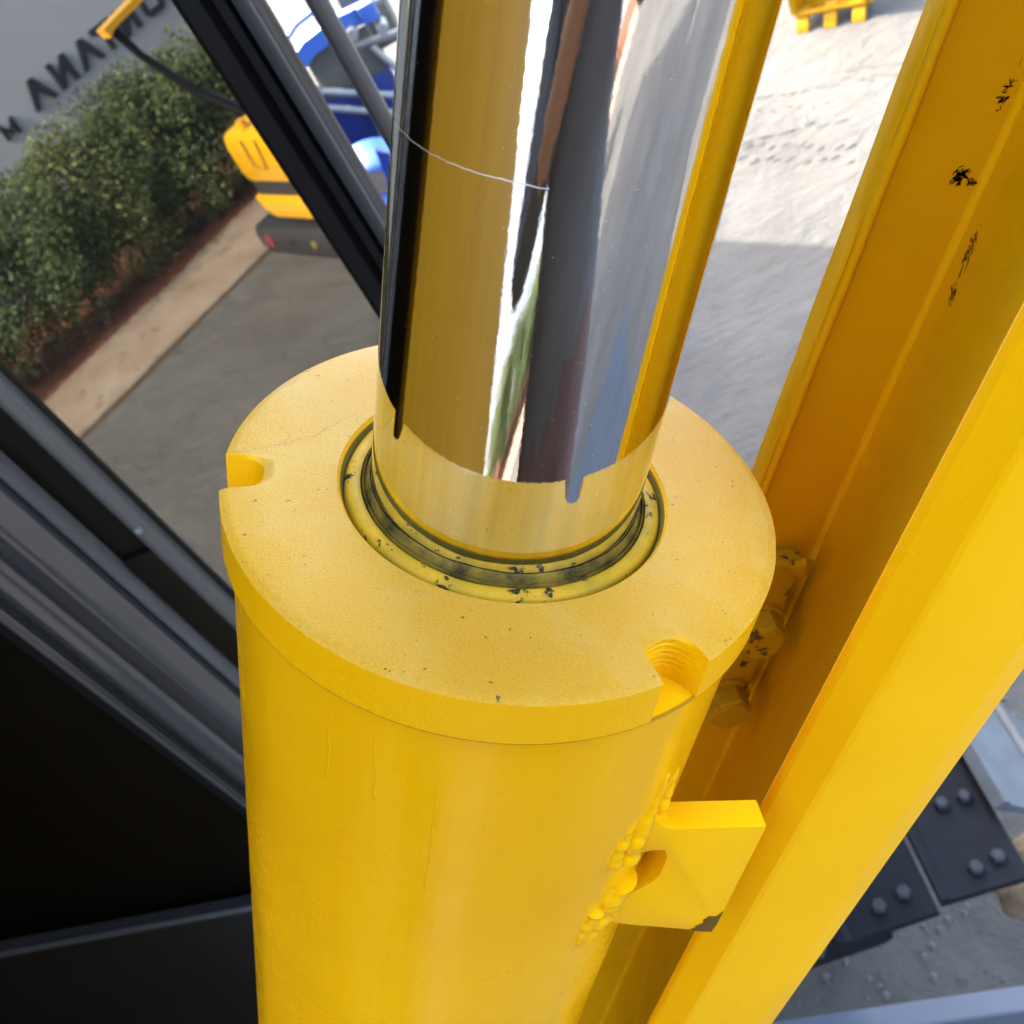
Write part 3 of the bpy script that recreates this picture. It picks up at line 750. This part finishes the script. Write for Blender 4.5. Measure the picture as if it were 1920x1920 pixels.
along('web', [(0.1560, -0.0478), (0.1952, 0.1050), (0.2060, 0.1050), (0.1668, -0.0478)], M_yel_boom_shade)
def weldline(name, e0, y0, r):
    n = 240
    pts = [(e0, y0, W0 + (W1 - W0) * i / n) for i in range(n + 1)]
    return tube(name, pts, r, M_yel_boom_shade, boom, n=8, amp=r * 0.25, fr=60)
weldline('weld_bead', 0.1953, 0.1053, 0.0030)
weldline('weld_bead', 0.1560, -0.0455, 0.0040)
# scuffs of bare metal and grime on the recess: thin patches of flaked paint
def scuff(plane, cx, cw, rx, rw, seed, nb):
    rnd = random.Random(seed); bm = bmesh.new()
    for k in range(nb):
        a = rnd.gauss(0, 0.45) * rx + cx; b = rnd.gauss(0, 0.45) * rw + cw
        L_ = rnd.uniform(0.0004, 0.0019); wd = rnd.uniform(0.00010, 0.00038); th = rnd.gauss(0.9, 0.8)
        ca, sa = math.cos(th), math.sin(th)
        pts = []
        for (p, q) in ((-L_, 0), (-L_ * 0.3, wd), (L_ * 0.5, wd * 0.7), (L_, 0), (L_ * 0.3, -wd), (-L_ * 0.5, -wd * 0.8)):
            x = a + p * ca - q * sa; y = b + p * sa + q * ca
            pts.append(bm.verts.new(plane(x, y)))
        bm.faces.new(pts)
    bmesh.ops.solidify(bm, geom=bm.faces[:], thickness=0.00008)
    o = obj('paint_scuff', frombm('paint_scuff', bm), M_chip, boom)
    o['kind'] = 'stuff'
farp = lambda x, y: (x, 0.1050, y)
scuff(farp, 0.1842, 0.0645, 0.0032, 0.0036, 5, 70)
scuff(farp, 0.1900, 0.0630, 0.0035, 0.0012, 6, 14)
webp = lambda x, y: (0.1900 + (x - 0.19) * 0.26 - 0.0002, 0.0847 + (x - 0.19), y)
scuff(webp, 0.1965, 0.0420, 0.0040, 0.0085, 8, 60)
scuff(webp, 0.1935, 0.0240, 0.0040, 0.0080, 9, 36)
scuff(farp, 0.1878, 0.0960, 0.0025, 0.0100, 10, 26)
# bolted pipe clamp in the recess
cl = obj('pipe_clamp', frombm('pipe_clamp', box_bm((0.1705, 0.0990, -0.186), (0.026, 0.012, 0.116), 0.004, 3)), M_bolty, boom, smooth=35)
obj('clamp_hook', frombm('clamp_hook', tube_bm([(0.178, 0.096, -0.132), (0.1805, 0.090, -0.130), (0.1800, 0.087, -0.124), (0.1770, 0.086, -0.1215), (0.1745, 0.088, -0.124)], [0.0042, 0.0040, 0.0036, 0.0030, 0.0022], 10, 0.0006, 160)), M_bolty, cl, smooth=50)
def bolt(e0, w_, parent, rad=0.0125):
    bm = bmesh.new()
    def cylp(r, y0, y1, n, ch=0.0, rotn=0.0):
        rings = []
        for (rr, y) in ((r, y0), (r, y1 + ch), (r - ch * 1.2, y1)):
            rings.append([bm.verts.new((e0 + rr * math.cos(2 * math.pi * k / n + rotn), y, w_ + rr * math.sin(2 * math.pi * k / n + rotn))) for k in range(n)])
        for i in range(2):
            for k in range(n): bm.faces.new((rings[i][k], rings[i][(k + 1) % n], rings[i + 1][(k + 1) % n], rings[i + 1][k]))
        bm.faces.new(rings[2])
    cylp(rad * 1.18, 0.0935, 0.0905, 28, 0.0006)          # washer
    cylp(rad, 0.0905, 0.0790, 6, 0.0012, 0.3)            # hex head
    cylp(rad * 0.80, 0.0795, 0.0778, 24, 0.0005)
    return obj('bolt', frombm('bolt', bm), M_bolty, parent, smooth=25)
bolt(0.1700, -0.1720, cl); bolt(0.1690, -0.2310, cl)

# ------------------------------------------------------------------ crawler track under the boom
trk = empty('crawler_track', (0.1, 1.3, 1.0))
tag(trk, 'dark steel crawler track with bolted shoes beyond the boom foot', 'crawler track')
bpy.context.view_layer.update()
def rel(p): return (p[0] * S, p[1] * S, H - (3.0 - p[2]) * S)
zt = 0.80
def shoe(x0, x1, y0, y1, z0, z1, m, name='track_shoe', bolts=True):
    a = Vector(rel((x0, y0, z0))); b = Vector(rel((x1, y0, z1))); dy = Vector((0, (y1 - y0) * S, 0))
    t = (b - a).normalized(); nrm = t.cross(Vector((0, 1, 0))).normalized()
    if nrm.z < 0: nrm = -nrm
    th = 0.03
    Lx = (b - a).length
    prof = [(0.004, 0.012), (Lx * 0.10, 0.012), (Lx * 0.15, 0.0), (Lx * 0.90, 0.0), (Lx * 0.985, -0.006), (Lx * 0.985, -th), (0.004, -th)]
    v = []
    for q in (Vector((0, 0, 0)), dy):
        for (l, h) in prof: v.append(a + q + t * l + nrm * h)
    k = len(prof)
    f = [tuple(range(k)), tuple(range(2 * k - 1, k - 1, -1))] + [(i, i + k, (i + 1) % k + k, (i + 1) % k) for i in range(k)]
    bm = bmesh.new(); me = pyd('s', v, f); bm.from_mesh(me); bmesh.ops.recalc_face_normals(bm, faces=bm.faces[:])
    o = obj(name, frombm(name, bm), m, None); o.parent = trk; o.matrix_parent_inverse = trk.matrix_world.inverted()
    if bolts:
        for (fx, fy) in ((0.50, 0.14), (0.76, 0.17), (0.50, 0.62), (0.76, 0.62)):
            c = a + t * ((b - a).length * fx) + dy * fy
            bm = tube_bm([c, c + nrm * 0.016, c + nrm * 0.022], [0.022, 0.021, 0.014], 6)
            bo = obj('bolt', frombm('bolt', bm), M_tbolt, None); bo.parent = o
    return o
shoe(-0.56, -0.335, 0.842, 1.16, zt, zt, M_shoe)
shoe(-0.335, -0.118, 0.842, 1.16, zt, zt, M_shoe)
shoe(-0.118, 0.098, 0.836, 1.16, zt, zt, M_shoe)
shoe(0.103, 0.292, 0.850, 1.16, zt, zt - 0.02, M_shoe)
shoe(0.300, 0.420, 0.985, 1.30, zt + 0.03, zt - 0.12, M_shoe_skylit, bolts=False)
shoe(0.425, 0.500, 0.985, 1.30, zt - 0.13, zt - 0.32, M_shoe_skylit, bolts=False)
def inparent(o, p): o.parent = p; o.matrix_parent_inverse = p.matrix_world.inverted(); return o
inparent(box('track_frame', (-0.95, 1.40, 0.60), (1.9, 0.16, 0.45), M_shoe, None, 0.05), trk)
# tan stone beside the track
def stone(name, c, r, seed, m, label):
    bm = bmesh.new(); bmesh.ops.create_icosphere(bm, subdivisions=4, radius=1.0)
    for vv in bm.verts:
        d = vv.co.normalized(); q = 1 + 0.30 * mnoise.noise(d * 1.6 + Vector((seed, 0, 0))) + 0.08 * mnoise.noise(d * 6 + Vector((0, seed, 0)))
        vv.co = Vector((d.x * r[0] * q, d.y * r[1] * q, d.z * r[2] * q))
    bmesh.ops.translate(bm, vec=c, verts=bm.verts)
    tag(obj(name, frombm(name, bm), m, None, smooth=True), label, 'stone')
stone('stone', Vector(rel((0.375, 1.05, 0.24))), (0.17, 0.12, 0.13), 3.3, M_stone, 'rounded tan stone lying on the ground beside the crawler track')
# blue-grey step rail at the lower right
ra = Vector(rel((-0.2123, 0.6004, 1.2))); rb = Vector(rel((0.143, 0.5412, 1.2)))
dv = (rb - ra).normalized(); pv = Vector((0, 0, 1)).cross(dv).normalized()
if pv.y > 0: pv = -pv
A0 = ra - dv * 0.9; A1 = rb + dv * 0.9
prof = [(0.0, 0.0), (0.004, 0.004), (0.044, 0.004), (0.048, 0.0), (0.052, -0.02), (0.050, -0.12), (0.0, -0.12)]
v = [A0 + pv * a + Vector((0, 0, b)) for a, b in prof] + [A1 + pv * a + Vector((0, 0, b)) for a, b in prof]
k = len(prof); f = [tuple(range(k)), tuple(range(2 * k - 1, k - 1, -1))] + [(i, i + k, (i + 1) % k + k, (i + 1) % k) for i in range(k)]
bm = bmesh.new(); bm.from_mesh(pyd('step_rail', v, f))
tag(obj('step_rail', frombm('step_rail', bm), M_steelpaint, None, smooth=30), 'blue-grey painted steel rail along the bottom right edge', 'rail')

# ------------------------------------------------------------------ yellow bucket on the sunlit yard
def bucket():
    o0 = Vector(rel((1.885, 6.20, 0.0)))
    bk = empty('excavator_bucket', o0)
    tag(bk, 'yellow three-toothed excavator bucket resting on the pale sunlit ground', 'bucket')
    bk.rotation_euler = (0, 0, R(-38)); 
    bk.scale = (0.84, 0.84, 0.84); Wd = 0.26 * S
    # side profile (y towards viewer negative)
    pr = [(-0.02, 0.10), (0.02, 0.06), (0.12, 0.05), (0.24, 0.10), (0.32, 0.22), (0.34, 0.36), (0.30, 0.48)]
    v = []; f = []
    for x in (-Wd, Wd):
        for (y, z) in pr: v.append((x, y * S, z * S))
    k = len(pr)
    f = [(i, i + 1, i + 1 + k, i + k) for i in range(k - 1)]
    bm = bmesh.new(); bm.from_mesh(pyd('t', v, f)); bmesh.ops.solidify(bm, geom=bm.faces[:], thickness=0.025)
    obj('shell', frombm('shell', bm), M_buck, bk, smooth=40)
    for sx in (-1, 1):
        poly = pr + [(0.05, 0.52), (-0.03, 0.34)]
        obj('side_plate', prism_me('side_plate', [(y * S, z * S) for y, z in poly], lambda a, b, t: (t, a, b), sx * Wd - 0.014, sx * Wd + 0.014), M_buck, bk)
        obj('side_cutter', prism_me('side_cutter', [(y * S, z * S) for y, z in ((-0.045, 0.12), (0.0, 0.10), (0.02, 0.34), (-0.035, 0.36))], lambda a, b, t: (t, a, b), sx * Wd - 0.026, sx * Wd + 0.026), M_buck, bk)
    box('lip', (0, -0.012 * S, 0.098 * S), (2 * Wd, 0.07 * S, 0.035 * S), M_buck, bk, 0.006, Matrix.Rotation(R(-35), 3, 'X'))
    for i in range(3):
        x = (-0.78 + 0.78 * i) * Wd
        prof = [(0.03, 0.135), (-0.02, 0.115), (-0.10, 0.02), (-0.105, 0.0), (-0.075, 0.0), (-0.01, 0.055), (0.04, 0.09)]
        me = prism_me('tooth', [(y * S, z * S) for y, z in prof], lambda a, b, t: (t, a, b), x - 0.046 * S, x + 0.046 * S)
        bm = bmesh.new(); bm.from_mesh(me); bmesh.ops.bevel(bm, geom=bm.edges[:], offset=0.006, segments=2, affect='EDGES')
        obj('tooth', frombm('tooth', bm), M_buck, bk, smooth=35)
bucket()

# ------------------------------------------------------------------ track prints and loose grit on the yard
def prints():
    rnd = random.Random(21); v = []; f = []
    def lump(c, d, l, wd, h):
        h *= 0.45; c = c + Vector((rnd.uniform(-.03, .03), rnd.uniform(-.03, .03), 0)); l *= 0.9
        n = Vector((-d.y, d.x, 0)); b = len(v); k = 8
        for ring, (sc, z) in enumerate(((1.0, -0.004), (0.75, h * 0.7), (0.35, h))):
            for i in range(k):
                a = 2 * math.pi * i / k
                p = c + d * (math.cos(a) * l * sc) + n * (math.sin(a) * wd * sc); v.append((p.x, p.y, z + 0.004 + rnd.uniform(-.002, .002)))
        for r_ in range(2):
            for i in range(k): f.append((b + r_ * k + i, b + r_ * k + (i + 1) % k, b + r_ * k + k + (i + 1) % k, b + r_ * k + k + i))
        f.append(tuple(b + 2 * k + i for i in range(k)))
    def row(p, q, n, l, wd, h, skew):
        p = Vector((*p, 0)); q = Vector((*q, 0)); t = (q - p).normalized()
        d = Vector((t.x * math.cos(skew) - t.y * math.sin(skew), t.x * math.sin(skew) + t.y * math.cos(skew), 0))
        for i in range(n):
            lump(p + (q - p) * (i / (n - 1)) + Vector((rnd.uniform(-.015, .015), rnd.uniform(-.015, .015), 0)), d, l * rnd.uniform(.7, 1.2), wd * rnd.uniform(.7, 1.2), h * rnd.uniform(.5, 1.1))
    row((1.26, 6.94), (1.82, 6.31), 9, 0.05, 0.016, 0.014, 0.9); row((1.34, 7.06), (1.90, 6.45), 9, 0.05, 0.016, 0.012, 0.9); row((1.36, 7.16), (1.93, 6.84), 8, 0.07, 0.014, 0.012, 0.2)
    row((1.55, 7.72), (2.10, 7.30), 8, 0.06, 0.014, 0.010, 0.15); row((1.50, 7.55), (2.0, 7.1), 7, 0.05, 0.015, 0.010, -0.5); row((2.2, 7.33), (2.62, 6.92), 7, 0.10, 0.012, 0.012, 0.0); row((2.28, 7.41), (2.70, 7.0), 7, 0.10, 0.012, 0.012, 0.0); row((2.56, 7.80), (2.60, 7.4), 5, 0.07, 0.012, 0.012, 0.0)
    o = obj('track_prints', pyd('track_prints', v, f), M_ground, smooth=True)
    tag(o, 'tread prints of a tracked machine pressed into the pale ground', 'track prints', kind='stuff')
prints()
def grit():
    rnd = random.Random(4); v = []; f = []
    for i in range(1500):
        x = rnd.uniform(-0.3, 1.3); y = rnd.uniform(0.7, 2.6); r = rnd.choice((0.006, 0.008, 0.012, 0.02)) * rnd.uniform(.6, 1.2)
        b = len(v)
        for (dx, dy, dz) in ((1, 0, .2), (0.2, .9, .3), (-.9, .2, .1), (-.1, -1, .2), (0, 0, .9), (0, 0, -.6)):
            v.append((x + dx * r * rnd.uniform(.7, 1.2), y + dy * r * rnd.uniform(.7, 1.2), dz * r))
        for q in ((0, 1, 4), (1, 2, 4), (2, 3, 4), (3, 0, 4), (1, 0, 5), (2, 1, 5), (3, 2, 5), (0, 3, 5)): f.append(tuple(b + j for j in q))
    tag(obj('grit', pyd('grit', v, f), simple('grit', (0.085, 0.08, 0.072), 0.9, var=0.6, vscale=3)), 'loose grey grit and small stones on the shaded ground', 'grit', kind='stuff')
grit()

# ------------------------------------------------------------------ blue machine in the far yard
def P(x, y, z): return Vector((x * S, y * S, z * S))
blue = empty('blue_farm_machine', P(-2.6, 7.6, 0))
tag(blue, 'bright blue farm machine with curved arm and fender beyond the cab', 'farm machine')
bpy.context.view_layer.update()
def inb(o): o.parent = blue; o.matrix_parent_inverse = blue.matrix_world.inverted(); return o
inb(box('tall_shade_block', P(-3.9, 6.05, 2.55), (4.6 * S, 2.0 * S, 3.4 * S), M_navy, None, 0.1))  # hidden tall box added to cast shade across the yard
inb(box('chassis', P(-2.75, 7.0, 0.62), (2.3 * S, 1.6 * S, 0.55 * S), M_navy, None, 0.05))
arc_pts = [P(-1.62, 7.45, 0.62), P(-1.42, 7.48, 0.84), P(-1.18, 7.5, 0.95), P(-0.92, 7.5, 0.985), P(-0.72, 7.5, 0.975)]
def strip(name, pts, wy, hz, m):
    v = []; f = []
    for i, p in enumerate(pts):
        t = (pts[min(i + 1, len(pts) - 1)] - pts[max(0, i - 1)]).normalized(); nn = Vector((0, 1, 0)).cross(t).normalized()
        for (a, b) in ((-1, -1), (1, -1), (1, 1), (-1, 1)):
            v.append(p + Vector((0, wy * a, 0)) + nn * hz * b)
    for i in range(len(pts) - 1):
        for j in range(4): f.append((i * 4 + j, i * 4 + (j + 1) % 4, i * 4 + 4 + (j + 1) % 4, i * 4 + 4 + j))
    f += [(3, 2, 1, 0), tuple(range(len(v) - 4, len(v)))]
    bm = bmesh.new(); bm.from_mesh(pyd(name, v, f)); return inb(obj(name, frombm(name, bm), m, None, smooth=40))
strip('curved_arm', arc_pts, 0.05 * S, 0.055 * S, M_blue)
inb(tube('arm_rail', [p + Vector((0, 0, 0.16 * S)) for p in arc_pts[1:4]], 0.018 * S, M_blue))
inb(box('arm_end', P(-0.70, 7.46, 0.98), (0.12 * S, 0.14 * S, 0.12 * S), M_blue, None, 0.015))
inb(box('engine_block', P(-1.02, 7.75, 0.72), (0.5 * S, 0.4 * S, 0.34 * S), M_engine, None, 0.04))
inb(box('gearbox', P(-0.74, 7.9, 0.86), (0.3 * S, 0.4 * S, 0.46 * S), M_engine, None, 0.05))
inb(box('navy_panel', P(-1.12, 7.62, 0.36), (0.72 * S, 0.12 * S, 0.5 * S), M_navy, None, 0.03))
for a, b in ((P(-1.35, 7.4, 0.62), P(-0.80, 7.38, 0.28)), (P(-1.24, 7.4, 0.68), P(-0.72, 7.38, 0.38)), (P(-0.96, 7.42, 0.60), P(-1.02, 7.42, 0.2)), (P(-0.80, 7.5, 0.75), P(-0.55, 7.5, 0.20)), (P(-0.85, 7.5, 0.95), P(-0.45, 7.5, 1.02)), (P(-0.95, 7.55, 0.8), P(-0.40, 7.5, 0.72))):
    inb(tube('frame_tube', [a, b], 0.026 * S, M_galv, n=10))
for i, (x, z) in enumerate(((-1.28, 0.68), (-0.86, 0.92), (-0.98, 0.56), (-0.66, 0.86))):
    inb(tube('pin', [P(x, 7.34, z), P(x, 7.5, z)], 0.04 * S, M_galv, n=10))
# rounded fender with a sloping skirt
def fender():
    v = []; f = []; nu, nv = 22, 12
    for j in range(nv + 1):
        ph = math.pi * 0.5 * j / nv
        for i in range(nu + 1):
            th = math.pi * i / nu
            x = -1.14 + 0.34 * math.cos(th) * math.cos(ph * 0.55); z = 0.02 + 0.40 * math.sin(th) ** 0.9 * (1 - 0.25 * (j / nv))
            v.append(P(x, 6.95 - 0.30 * math.sin(ph), z))
    m_ = nu + 1
    for j in range(nv):
        for i in range(nu): f.append((j * m_ + i, j * m_ + i + 1, (j + 1) * m_ + i + 1, (j + 1) * m_ + i))
    bm = bmesh.new(); bm.from_mesh(pyd('fender', v, f)); bmesh.ops.solidify(bm, geom=bm.faces[:], thickness=0.02)
    inb(obj('fender', frombm('fender', bm), M_blue, None, smooth=40))
fender()
inb(obj('skirt', prism_me('skirt', [(-1.62, 0.0), (-0.78, 0.0), (-0.80, 0.10), (-1.50, 0.24), (-1.62, 0.22)], lambda a, b, t: P(a, t, b), 6.30, 6.62), M_blue))
inb(obj('wing_plate', prism_me('wing_plate', [(-1.05, 0.12), (-0.80, 0.04), (-0.86, 0.34), (-1.0, 0.46)], lambda a, b, t: P(a, t, b), 6.58, 6.63), M_navy))

# ------------------------------------------------------------------ unseen side house, added for the rod to mirror and raised to block sky
hs = empty('engine_house', (-1.9, -0.4, 1.5))
tag(hs, 'unseen yellow engine house panel, raised to block sky, reflected in the chrome rod', 'engine house')
bpy.context.view_layer.update()
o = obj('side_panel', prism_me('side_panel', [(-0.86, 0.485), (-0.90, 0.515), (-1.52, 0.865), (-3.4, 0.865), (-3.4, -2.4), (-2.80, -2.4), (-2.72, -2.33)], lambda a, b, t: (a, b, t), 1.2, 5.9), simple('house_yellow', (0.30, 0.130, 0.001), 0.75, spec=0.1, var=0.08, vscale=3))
inparent(o, hs)

# ------------------------------------------------------------------ the photographer, seen only as a dark shape in the rod
M_shirt = simple('dark_shirt', (0.085, 0.080, 0.080), 0.85, var=0.3, vscale=9)
M_trouser = simple('maroon_trousers', (0.095, 0.055, 0.052), 0.9, var=0.3, vscale=9)
M_skin = simple('skin', (0.35, 0.19, 0.12), 0.55)
M_hair = simple('dark_hair', (0.012, 0.010, 0.009), 0.6)
M_deck = simple('deck_plate', (0.06, 0.06, 0.06), 0.6, var=0.3, vscale=12)
FZ = 2.62
deck = box('deck_plate', (0.13, -0.40, FZ - 0.02), (0.82, 0.66, 0.04), M_deck, None, 0.006)
tag(deck, 'dark steel deck plate under the photographer, reflected in the rod', 'deck')
def skin_mesh(name, verts, edges, root, m, parent, sub=2):
    me = bpy.data.meshes.new(name); me.from_pydata([v[0] for v in verts], edges, [])
    o = bpy.data.objects.new(name, me); COL.objects.link(o)
    o.modifiers.new('skin', 'SKIN'); sm = o.modifiers.new('sub', 'SUBSURF'); sm.levels = sub; sm.render_levels = sub
    for i, v in enumerate(verts):
        d = me.skin_vertices[0].data[i]; r = v[1]; d.radius = r if isinstance(r, tuple) else (r, r); d.use_root = (i == root)
    bpy.context.view_layer.update()
    dg = bpy.context.evaluated_depsgraph_get()
    nm = bpy.data.meshes.new_from_object(o.evaluated_get(dg)); bpy.data.objects.remove(o); bpy.data.meshes.remove(me)
    nm.name = name
    nm.materials.clear()
    return obj(name, nm, m, parent, smooth=True)
per = empty('person', (-0.15, -0.36, FZ))
tag(per, 'person in dark shirt and maroon trousers holding up a phone, reflected in the rod', 'person')
# body coordinates are relative to the feet; facing +Y
B = [((0, 0, 0.92), (0.15, 0.11)), ((0, 0.01, 1.10), (0.14, 0.10)), ((0, 0.02, 1.30), (0.17, 0.11)), ((0, 0.0, 1.42), (0.10, 0.08)), ((0, 0.01, 1.50), 0.055), ((0, 0.03, 1.60), (0.075, 0.09)), ((0, 0.03, 1.69), (0.07, 0.08)),
     ((-0.19, 0.0, 1.38), 0.062), ((-0.24, 0.10, 1.16), 0.048), ((0.06, 0.26, 1.32), 0.032), ((0.105, 0.305, 1.36), (0.036, 0.018)),
     ((0.19, 0.0, 1.38), 0.062), ((0.24, 0.10, 1.16), 0.048), ((0.24, 0.26, 1.31), 0.032), ((0.22, 0.30, 1.345), (0.036, 0.018)),
     ((-0.10, 0.0, 0.82), 0.095), ((-0.11, 0.03, 0.48), 0.062), ((-0.11, -0.02, 0.09), 0.042), ((-0.12, 0.14, 0.045), (0.042, 0.03)),
     ((0.10, 0.0, 0.82), 0.095), ((0.11, 0.03, 0.48), 0.062), ((0.11, -0.02, 0.09), 0.042), ((0.12, 0.14, 0.045), (0.042, 0.03))]
E_ = [(0, 1), (1, 2), (2, 3), (3, 4), (4, 5), (5, 6), (3, 7), (7, 8), (8, 9), (9, 10), (3, 11), (11, 12), (12, 13), (13, 14), (0, 15), (15, 16), (16, 17), (17, 18), (0, 19), (19, 20), (20, 21), (21, 22)]
# five fingers on each hand, curling round the phone
for hand, sx in ((10, 1), (14, -1)):
    bx, by, bz = B[hand][0]
    for kf in range(5):
        z_ = bz + 0.030 - 0.016 * kf; ln = (0.030, 0.036, 0.038, 0.034, 0.026)[kf]
        i0 = len(B)
        B.append(((bx + sx * 0.006, by + 0.018, z_), 0.0085)); B.append(((bx + sx * 0.012, by + 0.018 + ln * 0.5, z_ - 0.003), 0.008)); B.append(((bx + sx * (0.012 + ln * 0.5), by + 0.020 + ln * 0.6, z_ - 0.006), 0.007))
        E_ += [(hand, i0), (i0, i0 + 1), (i0 + 1, i0 + 2)]
body = skin_mesh('body', B, E_, 0, M_skin, per)
body.data.materials.append(M_shirt); body.data.materials.append(M_trouser); body.data.materials.append(M_hair)
for p in body.data.polygons:
    c = p.center
    if c.z < 0.93: p.material_index = 2
    elif c.z < 1.455 and not (c.y > 0.22): p.material_index = 1
    elif c.z > 1.60 and (c.y < 0.03 or c.z > 1.70): p.material_index = 3
ph = obj('phone', frombm('phone', box_bm((0, 0, 0), (0.074, 0.150, 0.008), 0.0035, 3)), M_digk, None, smooth=35)
ph.matrix_world = mw @ Matrix.Translation((0.012, -0.045, 0.012))
tag(ph, 'black phone held at the camera position, reflected in the rod', 'phone')
